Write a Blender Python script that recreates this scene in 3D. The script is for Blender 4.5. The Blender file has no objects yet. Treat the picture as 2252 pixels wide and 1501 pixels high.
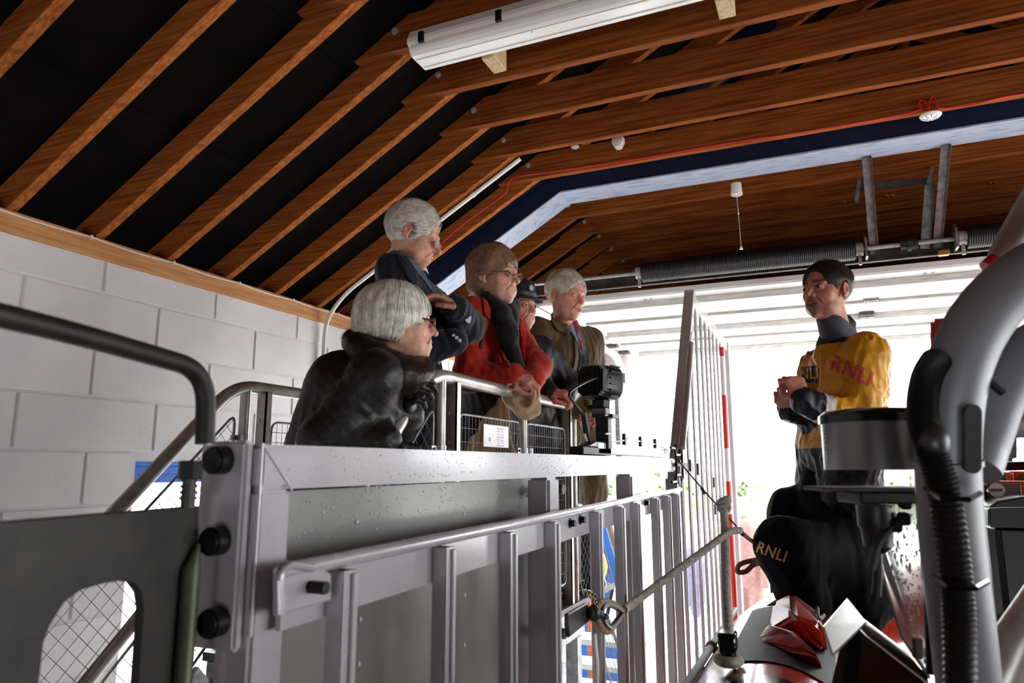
import bpy, bmesh, math, random
import numpy as np
from mathutils import Vector, Matrix, Euler
random.seed(7); np.random.seed(7)
S = bpy.context.scene
COL = S.collection
# ---------------------------------------------------------------- camera
FPX = 1572.0; CX0, CY0 = 1126.0, 750.5
PITCH = math.radians(9.987); YAW = math.radians(23.588); EYE = 2.25
cam_d = bpy.data.cameras.new('camera'); cam = bpy.data.objects.new('camera', cam_d); COL.objects.link(cam)
cam.location = (0, 0, EYE); cam.rotation_euler = (math.pi/2 + PITCH, 0, YAW)
cam_d.sensor_width = 36; cam_d.lens = 36*FPX/2252; cam_d.clip_start = .02
cam_d.dof.use_dof = True; cam_d.dof.focus_distance = 2.9; cam_d.dof.aperture_fstop = 5.6
S.camera = cam
# ---------------------------------------------------------------- world, light, exposure
w = bpy.data.worlds.new('overcast_sky'); S.world = w; w.use_nodes = True
nt = w.node_tree; bg = nt.nodes['Background']
tc = nt.nodes.new('ShaderNodeTexCoord'); sx = nt.nodes.new('ShaderNodeSeparateXYZ'); rp = nt.nodes.new('ShaderNodeValToRGB')
nt.links.new(tc.outputs['Generated'], sx.inputs[0]); nt.links.new(sx.outputs['Z'], rp.inputs[0]); nt.links.new(rp.outputs[0], bg.inputs[0])
rp.color_ramp.elements[0].color = (.92, .96, 1, 1); rp.color_ramp.elements[1].color = (.98, 1, 1, 1)
bg.inputs[1].default_value = 6.5
S.view_settings.view_transform = 'Standard'; S.view_settings.look = 'None'; S.view_settings.gamma = 1
S.view_settings.use_curve_mapping = False; S.view_settings.exposure = 0.97
S.cycles.max_bounces = 8; S.cycles.diffuse_bounces = 6; S.cycles.glossy_bounces = 4; S.cycles.transmission_bounces = 6
S.cycles.sample_clamp_indirect = 8; S.cycles.caustics_reflective = False; S.cycles.caustics_refractive = False
def portal(name, loc, rot, sx_, sy_):
    l = bpy.data.lights.new(name, 'AREA'); l.shape = 'RECTANGLE'; l.size = sx_; l.size_y = sy_
    o = bpy.data.objects.new(name, l); COL.objects.link(o); o.location = loc; o.rotation_euler = rot
    l.cycles.is_portal = True
    return o
portal('portal_door', (.7, 7.55, 1.7), (-math.pi/2, 0, 0), 5.2, 3.5)
portal('portal_side', (-2.95, 3.05, 1.15), (0, -math.pi/2, 0), 2.3, 1.6)
portal('portal_back', (.7, -4.8, .4), (math.pi/2, 0, 0), 3.6, .85)
portal('portal_east', (4.35, 2.9, 1.9), (0, math.pi/2, 0), 1.9, 4.6)
# ---------------------------------------------------------------- picture-to-place helpers
_Fh = np.array([-math.sin(YAW), math.cos(YAW), 0]); VR = np.array([math.cos(YAW), math.sin(YAW), 0])
VF = _Fh*math.cos(PITCH) + np.array([0, 0, math.sin(PITCH)]); VU = np.cross(VR, VF)
CAM = np.array([0, 0, EYE])
def ray(px, py): return VF + VR*(px-CX0)/FPX - VU*(py-CY0)/FPX
def onX(px, py, X): d = ray(px, py); return CAM + d*(X/d[0])
def onY(px, py, Y): d = ray(px, py); return CAM + d*(Y/d[1])
def onZ(px, py, Z): d = ray(px, py); return CAM + d*((Z-EYE)/d[2])
def at(px, py, t): return CAM + ray(px, py)*t
# ---------------------------------------------------------------- materials
def lin(c):
    r = []
    for v in c[:3]:
        v /= 255.
        r.append(v/12.92 if v <= .04045 else ((v+.055)/1.055)**2.4)
    return (*r, 1)
M = {}
def mat(name, c, rough=.5, metal=0, c2=None, scale=8, amt=1, bump=0, bscale=None, map_scale=None, map_rot=None, spec=None, detail=5, rnd=0, sheen=0, trans=0, coat=0, sss=0, vcol=None, lo=.35, hi=.65, ior=None):
    m = bpy.data.materials.new(name); m.use_nodes = True; n = m.node_tree.nodes; L = m.node_tree.links
    b = n['Principled BSDF']; b.inputs['Roughness'].default_value = rough; b.inputs['Metallic'].default_value = metal
    if spec is not None: b.inputs['Specular IOR Level'].default_value = spec
    if sheen: b.inputs['Sheen Weight'].default_value = sheen; b.inputs['Sheen Roughness'].default_value = .5
    if trans: b.inputs['Transmission Weight'].default_value = trans
    if ior: b.inputs['IOR'].default_value = ior
    if coat: b.inputs['Coat Weight'].default_value = coat; b.inputs['Coat Roughness'].default_value = .1
    if sss:
        b.inputs['Subsurface Weight'].default_value = sss; b.inputs['Subsurface Radius'].default_value = (.012, .005, .003); b.inputs['Subsurface Scale'].default_value = 1
    tcn = n.new('ShaderNodeTexCoord'); mp = n.new('ShaderNodeMapping'); L.new(tcn.outputs['Object'], mp.inputs[0])
    if map_scale: mp.inputs['Scale'].default_value = map_scale
    if map_rot: mp.inputs['Rotation'].default_value = map_rot
    base = None
    if vcol:
        a = n.new('ShaderNodeVertexColor'); a.layer_name = vcol; base = a.outputs[0]
    if c2 is not None or vcol or rnd:
        nz = n.new('ShaderNodeTexNoise'); nz.inputs['Scale'].default_value = scale; nz.inputs['Detail'].default_value = detail
        L.new(mp.outputs[0], nz.inputs['Vector'])
        r = n.new('ShaderNodeValToRGB'); L.new(nz.outputs[0], r.inputs[0])
        r.color_ramp.elements[0].position = lo; r.color_ramp.elements[1].position = hi
        r.color_ramp.elements[0].color = lin(c); r.color_ramp.elements[1].color = lin(c2 if c2 is not None else c)
        out = r.outputs[0]
        if vcol:
            mx = n.new('ShaderNodeMix'); mx.data_type = 'RGBA'; mx.blend_type = 'MULTIPLY'; mx.inputs[0].default_value = amt
            L.new(base, mx.inputs[6]); L.new(out, mx.inputs[7]); out = mx.outputs[2]
        if rnd:
            oi = n.new('ShaderNodeObjectInfo'); h = n.new('ShaderNodeHueSaturation'); mr = n.new('ShaderNodeMapRange')
            mr.inputs[3].default_value = 1-rnd; mr.inputs[4].default_value = 1+rnd
            L.new(oi.outputs['Random'], mr.inputs[0]); L.new(mr.outputs[0], h.inputs['Value']); L.new(out, h.inputs['Color']); out = h.outputs[0]
        L.new(out, b.inputs['Base Color'])
    else:
        b.inputs['Base Color'].default_value = lin(c)
    if bump:
        nb = n.new('ShaderNodeTexNoise'); nb.inputs['Scale'].default_value = bscale or scale; nb.inputs['Detail'].default_value = 4
        L.new(mp.outputs[0], nb.inputs['Vector'])
        bp = n.new('ShaderNodeBump'); bp.inputs['Strength'].default_value = 1; bp.inputs['Distance'].default_value = bump
        L.new(nb.outputs[0], bp.inputs['Height']); L.new(bp.outputs[0], b.inputs['Normal'])
    M[name] = m
    return m
mat('block_paint', (236, 234, 234), .42, c2=(226, 224, 226), scale=3, bump=.0012, bscale=60, rnd=.02)
mat('mortar_paint', (228, 226, 226), .5, bump=.001, bscale=80, c2=(218, 216, 216))
mat('plaster_white', (235, 232, 232), .6, c2=(226, 222, 222), scale=4)
mat('concrete', (206, 204, 200), .6, c2=(184, 182, 178), scale=5, bump=.001, bscale=40)
mat('felt', (13, 12, 12), 1, c2=(19, 17, 16), scale=6, bump=.001, bscale=90, spec=.05)
mat('back_wall', (70, 66, 62), .8, c2=(60, 57, 54), scale=3)
mat('rib_grey', (206, 206, 202), .45, c2=(178, 178, 174), scale=30, map_scale=(.4, 3, 3), bump=.0004)
mat('felt_seam', (12, 11, 11), .9)
mat('wood_tie', (108, 54, 22), .8, c2=(152, 86, 38), scale=5, map_scale=(.6, 14, 14), bump=.0008, rnd=.14, spec=.08)
mat('wood_rafter', (124, 65, 27), .8, c2=(170, 100, 46), scale=5, map_scale=(.6, 14, 14), map_rot=(0, math.radians(30.7), 0), bump=.0008, rnd=.14, spec=.08)
mat('wood_plate', (190, 128, 74), .6, c2=(214, 158, 104), scale=5, map_scale=(14, .8, 14), bump=.0006, spec=.3)
mat('wood_pale', (205, 178, 138), .65, c2=(176, 146, 104), scale=5, map_scale=(12, 12, 1), bump=.0006)
mat('zinc', (196, 198, 200), .35, .45, c2=(168, 170, 173), scale=40)
mat('galv', (150, 152, 154), .45, .75, c2=(112, 115, 118), scale=25, bump=.0003, bscale=60)
mat('galv_dark', (92, 88, 84), .55, .6, c2=(64, 62, 60), scale=14)
mat('rail_steel', (186, 183, 178), .34, .5, c2=(158, 154, 148), scale=18, bump=.0003, bscale=80)
mat('alu_paint', (186, 184, 188), .26, .08, c2=(174, 172, 178), scale=5, bump=.0003, bscale=120, coat=.3)
mat('alu_mill', (200, 200, 204), .3, .4, c2=(180, 180, 184), scale=12, map_scale=(1, 1, .15))
mat('panel_grey', (146, 146, 142), .3, .25, c2=(126, 126, 123), scale=4, coat=.2)
mat('black_plastic', (16, 17, 19), .42)
mat('black_gloss', (12, 13, 15), .18)
mat('black_steel', (24, 23, 21), .55, .3, c2=(42, 40, 36), scale=22, bump=.0006, bscale=60)
mat('bolt_black', (26, 27, 28), .4, .5)
mat('gunmetal', (52, 52, 52), .38, .6, c2=(74, 74, 74), scale=30)
mat('steel_blue', (12, 26, 56), .45, c2=(15, 32, 66), scale=5)
mat('blue_flaking', (178, 190, 212), .5, c2=(128, 148, 186), scale=7, map_scale=(1, 5, 5), lo=.5, hi=.72, detail=9)
mat('blue_paint', (34, 110, 206), .4)
mat('blue_dark', (28, 52, 92), .4)
mat('white_plastic', (236, 234, 228), .35)
mat('white_gloss', (240, 240, 240), .2)
mat('door_white', (240, 240, 240), .3, coat=.3)
mat('red_cable', (206, 24, 34), .45)
mat('red_pole', (224, 52, 34), .4)
mat('orange_boat', (188, 58, 34), .22, c2=(172, 50, 30), scale=5, coat=.4, bump=.0004, bscale=25)
mat('red_bag', (178, 48, 32), .38, c2=(158, 40, 28), scale=6, bump=.003, bscale=18, spec=.35)
mat('black_rubber', (18, 19, 21), .62, spec=.25, bump=.0008, bscale=300)
mat('black_wet', (14, 15, 17), .2, coat=.4)
mat('orange_plastic', (226, 84, 34), .4)
mat('grey_label', (120, 116, 108), .5)
mat('rope_grey', (190, 187, 178), .85, c2=(140, 136, 126), scale=90, bump=.002, bscale=160)
mat('rope_tan', (158, 136, 104), .85, c2=(120, 100, 74), scale=90, bump=.002, bscale=160)
mat('rope_white', (226, 224, 220), .8, bump=.001, bscale=200)
mat('cream_tube', (132, 135, 139), .45, .25, c2=(122, 125, 130), scale=6)
mat('device_grey', (132, 130, 130), .3, .7, c2=(118, 116, 116), scale=6, map_scale=(8, 8, 1))
mat('droplet', (244, 246, 248), .05, trans=.2, ior=1.33)
mat('glass_clear', (226, 230, 230), .12, trans=.72, ior=1.3)
mat('lens_glass', (250, 250, 250), .03, trans=.95, ior=1.1)
mat('sea_bank', (58, 66, 36), .9, c2=(104, 100, 88), scale=.8)
mat('leaf_green', (40, 66, 22), .7, c2=(70, 92, 34), scale=3)
mat('quay', (206, 203, 198), .8, c2=(190, 187, 182), scale=1)
mat('tread_grey', (190, 188, 184), .5, .4)
mat('yellow_paint', (240, 196, 30), .4)
mat('red_paint', (206, 30, 34), .4)
mat('sign_white', (246, 244, 246), .4)
mat('sign_pink', (226, 176, 196), .5)
mat('sign_blue', (120, 150, 214), .5)
# ---------------------------------------------------------------- mesh builder
OFF = {}
class MB:
    def __init__(s): s.v = []; s.f = []
    def add(s, vs, fs):
        o = len(s.v); s.v += [tuple(map(float, p)) for p in vs]; s.f += [tuple(i+o for i in q) for q in fs]; return s
    def box(s, a, b):
        x0, y0, z0 = a; x1, y1, z1 = b
        return s.add([(x0,y0,z0),(x1,y0,z0),(x1,y1,z0),(x0,y1,z0),(x0,y0,z1),(x1,y0,z1),(x1,y1,z1),(x0,y1,z1)],
                     [(0,3,2,1),(4,5,6,7),(0,1,5,4),(1,2,6,5),(2,3,7,6),(3,0,4,7)])
    def obox(s, c, ax, ay, az, sx, sy, sz):
        c = np.array(c, float); X = np.array(ax)*sx/2; Y = np.array(ay)*sy/2; Z = np.array(az)*sz/2
        vs = [c+i*X+j*Y+k*Z for k in (-1,1) for i,j in ((-1,-1),(1,-1),(1,1),(-1,1))]
        return s.add(vs, [(0,3,2,1),(4,5,6,7),(0,1,5,4),(1,2,6,5),(2,3,7,6),(3,0,4,7)])
    def beam(s, p, q, w_, h_, up=(0,0,1)):
        p = np.array(p, float); q = np.array(q, float); d = q-p; l = np.linalg.norm(d); d /= l
        u = np.array(up, float); sd = np.cross(d, u); sd /= np.linalg.norm(sd); u = np.cross(sd, d)
        return s.obox((p+q)/2, d, sd, u, l, w_, h_)
    def prism(s, pts, n):
        pts = [np.array(p, float) for p in pts]; n = np.array(n, float); k = len(pts)
        return s.add(pts + [p+n for p in pts], [tuple(range(k))[::-1], tuple(range(k, 2*k))] + [(i, (i+1) % k, k+(i+1) % k, k+i) for i in range(k)])
    def tube(s, pts, r, seg=10, caps=True, closed=False):
        pts = [np.array(p, float) for p in pts]; n = len(pts)
        rs = r if hasattr(r, '__len__') else [r]*n
        t0 = pts[1]-pts[0]; t0 = t0/np.linalg.norm(t0)
        a = np.array([0,0,1.]) if abs(t0[2]) < .9 else np.array([1.,0,0])
        u = np.cross(t0, a); u /= np.linalg.norm(u); vs = []
        for i in range(n):
            if closed: t = pts[(i+1) % n]-pts[i-1]
            else: t = pts[min(i+1, n-1)]-pts[max(i-1, 0)]
            t = t/(np.linalg.norm(t)+1e-12); u = u-t*(u@t); u /= np.linalg.norm(u)+1e-12; v = np.cross(t, u)
            for k in range(seg):
                an = 2*math.pi*k/seg; vs.append(pts[i]+rs[i]*(math.cos(an)*u+math.sin(an)*v))
        fs = []
        for i in range(n if closed else n-1):
            j = (i+1) % n
            for k in range(seg):
                k2 = (k+1) % seg; fs.append((i*seg+k, i*seg+k2, j*seg+k2, j*seg+k))
        if caps and not closed: fs += [tuple(range(seg))[::-1], tuple((n-1)*seg+k for k in range(seg))]
        return s.add(vs, fs)
    def cyl(s, p, q, r, seg=16): return s.tube([p, q], r, seg)
    def lathe(s, base, axis, prof, seg=20):
        base = np.array(base, float); ax = np.array(axis, float); ax /= np.linalg.norm(ax)
        return s.tube([base+ax*h for h, r in prof], [max(r, 1e-4) for h, r in prof], seg) if len(prof) > 1 else s
    def ball(s, c, r, seg=10, rings=6, sc=(1,1,1)):
        vs = []; fs = []
        for i in range(rings+1):
            ph = math.pi*i/rings
            for k in range(seg):
                an = 2*math.pi*k/seg
                vs.append((c[0]+r*sc[0]*math.sin(ph)*math.cos(an), c[1]+r*sc[1]*math.sin(ph)*math.sin(an), c[2]+r*sc[2]*math.cos(ph)))
        for i in range(rings):
            for k in range(seg):
                k2 = (k+1) % seg; fs.append((i*seg+k, (i+1)*seg+k, (i+1)*seg+k2, i*seg+k2))
        return s.add(vs, fs)
    def build(s, name, m, parent=None, bevel=0, smooth=False, loc=None, kind=None, segs=1):
        off = OFF[parent.name] if parent else (np.array(loc, float) if loc is not None else None)
        V = np.array(s.v, float)
        if off is None:
            off = np.array([(V[:,0].min()+V[:,0].max())/2, (V[:,1].min()+V[:,1].max())/2, V[:,2].min()])
        me = bpy.data.meshes.new(name); me.from_pydata([tuple(p) for p in V-off], [], s.f)
        bm = bmesh.new(); bm.from_mesh(me)
        bmesh.ops.remove_doubles(bm, verts=bm.verts, dist=1e-6)
        bmesh.ops.recalc_face_normals(bm, faces=bm.faces)
        if bevel: bmesh.ops.bevel(bm, geom=[e for e in bm.edges if len(e.link_faces) == 2 and e.calc_face_angle(0) > .5], offset=bevel, segments=segs, affect='EDGES', clamp_overlap=True)
        if smooth:
            for f_ in bm.faces: f_.smooth = True
            for e in bm.edges:
                if len(e.link_faces) == 2 and e.calc_face_angle(0) > .7: e.smooth = False
        bm.to_mesh(me); bm.free()
        me.materials.append(M[m] if isinstance(m, str) else m)
        o = bpy.data.objects.new(name, me); COL.objects.link(o)
        if parent: o.parent = parent
        else: o.location = off
        OFF[o.name] = off
        if kind: o['kind'] = kind
        return o
def tag(o, label, cat, group=None):
    o['label'] = label; o['category'] = cat
    if group: o['group'] = group
    return o
def thing(name, label, cat, loc, group=None):
    o = bpy.data.objects.new(name, None); COL.objects.link(o); o.location = tuple(loc); o.empty_display_size = .05
    OFF[o.name] = np.array(loc, float)
    return tag(o, label, cat, group)
def box(a, b): return MB().box(a, b)
def struct(o): o['kind'] = 'structure'; return o
def bez(pts, n=8):
    """Catmull-Rom through the points"""
    P = [np.array(p, float) for p in pts]; P = [2*P[0]-P[1]] + P + [2*P[-1]-P[-2]]; out = []
    for i in range(1, len(P)-2):
        for k in range(n):
            t = k/n; a, b, c, d = P[i-1:i+3]
            out.append(.5*((2*b)+(-a+c)*t+(2*a-5*b+4*c-d)*t*t+(-a+3*b-3*c+d)*t**3))
    out.append(P[-2]); return out
def fillet(pts, r, n=6):
    """polyline with rounded corners"""
    P = [np.array(p, float) for p in pts]; out = [P[0]]
    for i in range(1, len(P)-1):
        a = P[i-1]-P[i]; b = P[i+1]-P[i]; la = np.linalg.norm(a); lb = np.linalg.norm(b); d = min(r, la*.49, lb*.49)
        s_ = P[i]+a/la*d; e_ = P[i]+b/lb*d
        for k in range(n+1):
            t = k/n; out.append((1-t)**2*s_+2*t*(1-t)*P[i]+t*t*e_)
    out.append(P[-1]); return out
def copy_to(o, dv, parent=None):
    c = o.copy(); COL.objects.link(c); c.location = Vector(o.location)+Vector(dv)
    if parent: c.parent = parent
    OFF[c.name] = OFF[o.name]; return c
def text_mesh(name, s, m, center, right, up, height, parent=None, depth=.001, bold=0.0, spacing=1.0):
    """flat lettering: a font curve turned into a mesh; right/up give its plane"""
    cu = bpy.data.curves.new(name, 'FONT'); cu.body = s; cu.align_x = 'CENTER'; cu.align_y = 'CENTER'; cu.size = 1; cu.extrude = 0; cu.offset = bold; cu.space_character = spacing; cu.resolution_u = 3
    t = bpy.data.objects.new(name, cu); COL.objects.link(t)
    me = bpy.data.meshes.new_from_object(t.evaluated_get(bpy.context.evaluated_depsgraph_get()))
    bpy.data.objects.remove(t); bpy.data.curves.remove(cu)
    k = height/.7; right = np.array(right, float)/np.linalg.norm(right); up = np.array(up, float)/np.linalg.norm(up)
    V = np.array([v.co[:] for v in me.vertices]); F = [tuple(p.vertices) for p in me.polygons]
    bpy.data.meshes.remove(me)
    return V[:, :2]*k, F, np.array(center, float), right, up
# ================================================================ THE ROOM
XW, XE, YB, YD = -2.8, 4.2, -4.6, 7.3
ZP = 3.215                                   # top of the wall plate
SL = .5708; XR = .7                          # roof slope, ridge
RY0, RS = 1.621, .3656                       # first rafter seen and rafter spacing
TZ = 3.949                                   # underside of the collar ties
def roofz(x): return ZP + SL*((x-XW) if x < XR else (XE-x))
fl = struct(box((XW-.25, YB-.25, -.2), (XE+.25, YD+.25, 0)).build('floor', 'concrete', loc=(XR, 2, -.2)))
# ---- left wall: mortar core with painted blocks
CH, BL, BT = .2225, .617, .1
ZC0 = 2.986 - 13*CH
DY0, DY1, DZ1 = 2.262, 3.86, 2.285           # doorway in the left wall
mb = MB()
mb.box((XW-.2, YB, 0), (XW-.006, DY0+.008, 3.19)); mb.box((XW-.2, DY1-.008, 0), (XW-.006, YD, 3.19)); mb.box((XW-.2, DY0+.008, DZ1-.008), (XW-.006, DY1-.008, 3.19))
wl = struct(mb.build('wall_left', 'mortar_paint', loc=(XW, 2, 0)))
joint_ref = {13: 2.03, 14: 2.335, 12: 1.70, 11: 2.02, 10: 1.73}
bcache = {}
for k in range(0, 15):
    z0 = ZC0 + k*CH; z1 = min(z0+CH, 3.13)
    z0 = max(z0, 0)
    if z1-z0 < .03: continue
    ph = joint_ref.get(k, 2.03 if k % 2 else 1.72)
    y = ph - BL*7
    while y < YD:
        a, b = max(y, YB), min(y+BL, YD); y += BL
        if b-a < .05: continue
        segs = [(a, b)]
        if z0 < DZ1-.02:
            segs = [(p, min(q, DY0)) for p, q in [(a, b)] if p < DY0] + [(max(p, DY1), q) for p, q in [(a, b)] if q > DY1]
        for p, q in segs:
            if q-p < .05: continue
            zz0 = max(z0, DZ1) if (p < DY1 and q > DY0 and z0 >= DZ1-.02) else z0
            key = (round(q-p, 3), round(z1-zz0, 3)); j = .0045
            if key in bcache:
                src, sc = bcache[key]; copy_to(src, (0, p-sc[0], zz0-sc[1]), wl)
            else:
                o = box((XW-.05, p+j, zz0+j), (XW, q-j, z1-j)).build('block', 'block_paint', wl, bevel=.005, segs=2); bcache[key] = (o, (p, zz0))
# blue door frame in that doorway
dr = struct(box((XW-.17, DY0, DZ1-.028), (XW-.03, DY1, DZ1)).build('door_2', 'blue_paint', loc=(XW, 3, 0)))
box((XW-.15, DY0, DZ1-.064), (XW-.045, DY1, DZ1-.0275)).build('frame_head', 'blue_paint', dr, bevel=.003)
box((XW-.14, DY0, DZ1-.105), (XW-.055, DY1, DZ1-.0635)).build('leaf_rail', 'blue_paint', dr, bevel=.003)
box((XW-.15, DY1-.05, 0), (XW-.06, DY1, DZ1-.06)).build('jamb', 'blue_paint', dr, bevel=.003)
# ---- end wall with the big door opening and a side opening
OX0, OX1, OZ = -1.86, 3.25, 3.4
mb = MB()
mb.box((XW-.2, YD, 0), (-2.62, YD+.2, 3.2)); mb.box((-2.62, YD, 2.95), (-1.98, YD+.2, 3.2)); mb.box((-1.98, YD, 0), (OX0, YD+.2, 3.2))
mb.box((OX1, YD, 0), (XE+.2, YD+.2, 3.2))
mb.prism([(XW-.2, YD, 3.2), (XE+.2, YD, 3.2), (XE+.2, YD, 3.4), (XW-.2, YD, 3.4)], (0, .2, 0)) if False else None
mb.prism([(XW-.2, YD, 3.2), (OX0, YD, 3.2), (OX0, YD, OZ), (OX1, YD, OZ), (OX1, YD, 3.2), (XE+.2, YD, 3.2), (XE+.2, YD, 3.3), (XR, YD, roofz(XR)+.2), (XW-.2, YD, 3.3)], (0, .2, 0))
we = struct(mb.build('wall_far', 'plaster_white', loc=(XR, YD, 0)))
# ---- wall on the boat's other side with unseen windows added for fill light, and the wall behind
mb = MB()
mb.box((XE, YB, 0), (XE+.2, YD, .95)); mb.box((XE, YB, 2.85), (XE+.2, YD, 3.2)); mb.box((XE, YB, .95), (XE+.2, .6, 2.85)); mb.box((XE, 5.2, .95), (XE+.2, YD, 2.85))
for y in (2.15, 3.7): mb.box((XE, y-.05, .95), (XE+.2, y+.05, 2.85))
struct(mb.build('wall_right', 'plaster_white', loc=(XE, 2, 0)))
mb = MB(); mb.box((XW-.2, YB-.2, 0), (-1.0, YB, 2.8)); mb.box((2.4, YB-.2, 0), (XE+.2, YB, 2.8)); mb.box((-1.0, YB-.2, .8), (2.4, YB, 2.8))  # low opening, out of view, added to light the near metalwork
struct(mb.prism([(XW-.2, YB, 2.8), (XE+.2, YB, 2.8), (XE+.2, YB, 3.25), (XR, YB, 5.4), (XW-.2, YB, 3.25)], (0, -.2, 0)).build('wall_back', 'back_wall', loc=(XR, YB, 0)))
# ---- roof deck and felt
RD = .112; RV = RD/math.cos(math.atan(SL))
def slab(x0, x1, lift, th, y0, y1):
    p = [(x0, y0, roofz(x0)+lift), (x1, y0, roofz(x1)+lift), (x1, y0, roofz(x1)+lift+th), (x0, y0, roofz(x0)+lift+th)]
    return p, (0, y1-y0, 0)
mb = MB()
mb.prism(*slab(XW-.5, XR, RV+.02, .05, YB-.3, YD+.4)); 
p = [(XR, YB-.3, roofz(XR)+RV+.02), (XE+.5, YB-.3, roofz(XE+.5)+RV+.02), (XE+.5, YB-.3, roofz(XE+.5)+RV+.07), (XR, YB-.3, roofz(XR)+RV+.07)]
mb.prism(p, (0, YD-YB+.7, 0))
ce = struct(mb.build('ceiling', 'felt', loc=(XR, 2, 3.2)))
xs = [XW-.45, -2.35, -1.75, -1.05, -.35, .35, XR]
for i in range(len(xs)-1):
    p, n = slab(xs[i]-.03, xs[i+1], RV+.004+(.008 if i % 2 else 0), .005, YB, YD+.1)
    MB().prism(p, n).build('felt_sheet', 'felt', ce)
# ---- rafters, collar ties, bolts
def rafter(y):
    mb = MB()
    d = np.array([1, 0, SL]); d /= np.linalg.norm(d); n = np.array([-d[2], 0, d[0]])
    a = np.array([XW-.35, y, roofz(XW-.35)]); b = np.array([XR, y, roofz(XR)])
    return mb.obox((a+b)/2+n*RD/2, d, (0, 1, 0), n, np.linalg.norm(b-a), .042, RD)
def rafter_r(y):
    d = np.array([1, 0, -SL]); d /= np.linalg.norm(d); n = np.array([d[2]*-1*-1, 0, 0]); n = np.array([SL, 0, 1])/math.hypot(SL, 1)
    a = np.array([XR, y, roofz(XR)]); b = np.array([XE+.35, y, roofz(XE+.35)])
    return MB().obox((a+b)/2+n*RD/2, d, (0, 1, 0), n, np.linalg.norm(b-a), .042, RD)
raft0 = rafter(RY0).build('rafter', 'wood_rafter', ce, bevel=.002); raftr0 = rafter_r(RY0).build('rafter', 'wood_rafter', ce, bevel=.002)
TD = .152
def tie_mesh(y, name='collar_tie'):
    xl = -1.735; xr = 2*XR-xl
    pts = [(xl, y, TZ), (xr, y, TZ), (xr-TD/SL, y, TZ+TD), (xl+TD/SL, y, TZ+TD)]
    t = MB().prism(pts, (0, .042, 0)).build(name, 'wood_tie', ce, bevel=.002)
    for bx_ in (-1.53, 2*XR+1.53):
        mb = MB(); mb.cyl((bx_, y+.001, TZ+.088), (bx_, y-.003, TZ+.088), .016, 12); mb.cyl((bx_, y-.003, TZ+.088), (bx_, y-.014, TZ+.088), .010, 6)
        mb.build('bolt', 'zinc', t)
    return t
tie0 = tie_mesh(RY0-.064+RS*2)
for i in range(-15, 16):
    if i != 0: copy_to(raft0, (0, RS*i, 0), ce); copy_to(raftr0, (0, RS*i, 0), ce)
    if i not in (7, 2) and i > -16:
        t = copy_to(tie0, (0, RS*(i-2), 0), ce)
        for c in [c for c in tie0.children]: k = c.copy(); COL.objects.link(k); k.parent = t
# extra short board nailed over the second rafter near the top of the picture
MB().prism([(-1.84, RY0+RS-.064, 3.985), (-1.2, RY0+RS-.064, 4.35), (-1.2, RY0+RS-.064, 4.5), (-1.86, RY0+RS-.064, 4.12)], (0, .042, 0)) if False else None
box((XR-.02, YB, roofz(XR)-.06), (XR+.02, YD, roofz(XR)+RV)).build('ridge_board', 'wood_tie', ce)
# lattice binders standing over the ties
for x, y0 in ((.1, 2.3), (.65, 3.2), (1.2, 4.6), (-.5, 5.2)):
    MB().beam((x, y0, TZ+TD), (x+.35, y0+.05, TZ+TD+.42), .04, .06).build('brace', 'wood_rafter', ce)
for k in range(5):
    x = .2+.28*k
    MB().beam((x, 4.98, TZ+.02), (x+.14, 4.98, TZ+TD+.02), .03, .035).build('lattice_strut', 'wood_rafter', ce); MB().beam((x+.14, 4.98, TZ+TD+.02), (x+.28, 4.98, TZ+.02), .03, .035).build('lattice_strut', 'wood_rafter', ce)
# ---- wall plate
struct(box((XW-.12, YB, 3.128), (XW+.012, 3.99, ZP)).build('trim_1', 'wood_plate', bevel=.003, loc=(XW, 2, 3.128)))
struct(box((XW-.12, 4.36, 3.128), (XW+.012, YD, ZP)).build('trim_2', 'wood_plate', bevel=.003, loc=(XW, 5, 3.128)))
struct(box((XW-.1, 3.99, 0), (XW+.1, 4.36, 3.29)).build('trim_3', 'plaster_white', bevel=.006, loc=(XW, 4.2, 0)))
# white cable clipped along the plate
pts = []
for k in range(60):
    y = -1 + k*.084; ph = (k % 5)/5.
    pts.append((XW+.018, y, 3.206-.008*math.sin(math.pi*ph)))
cb = thing('cable', 'thin white cable clipped in shallow loops along the wooden wall plate', 'cable', (XW+.02, 2, 3.2))
MB().tube(pts, .0032, 6).build('wire', 'white_plastic', cb, smooth=True)
for k in range(0, 60, 5): box((XW+.012, -1+k*.084-.004, 3.198), (XW+.024, -1+k*.084+.004, 3.214)).build('clip', 'white_plastic', cb)
# ---- blue steel portal frame
PY0, PY1 = 4.03, 4.24
pf = thing('steel_portal_frame', 'dark blue steel roof beam with pale flaking paint on its underside', 'steel beam', (XR, 4.13, TZ))
def ibeam(path, name):   # web plus two flanges following a path in the XZ plane (bottom line)
    for (x0, z0), (x1, z1) in zip(path[:-1], path[1:]):
        pass
xk = -1.43; zk = TZ
def seg(p, q, nm, lo0, hi0, mat_, y0=PY0, y1=PY1):
    return MB().prism([(p[0], y0, p[1]+lo0), (q[0], y0, q[1]+lo0), (q[0], y0, q[1]+hi0), (p[0], y0, p[1]+hi0)], (0, y1-y0, 0)).build(nm, mat_, pf, bevel=.002)
legp, k1, k2, legq = (-2.68, zk-SL*1.25*1.02), (xk, zk), (2*XR-xk, zk), (2*XR+2.68, zk-SL*1.25*1.02)
for a, b in ((legp, k1), (k1, k2), (k2, legq)):
    seg(a, b, 'bottom_flange', 0, .012, 'blue_flaking'); seg(a, b, 'web', .012, .17, 'steel_blue', PY0+.012, PY1-.09); seg(a, b, 'top_flange', .17, .182, 'steel_blue')
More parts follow.
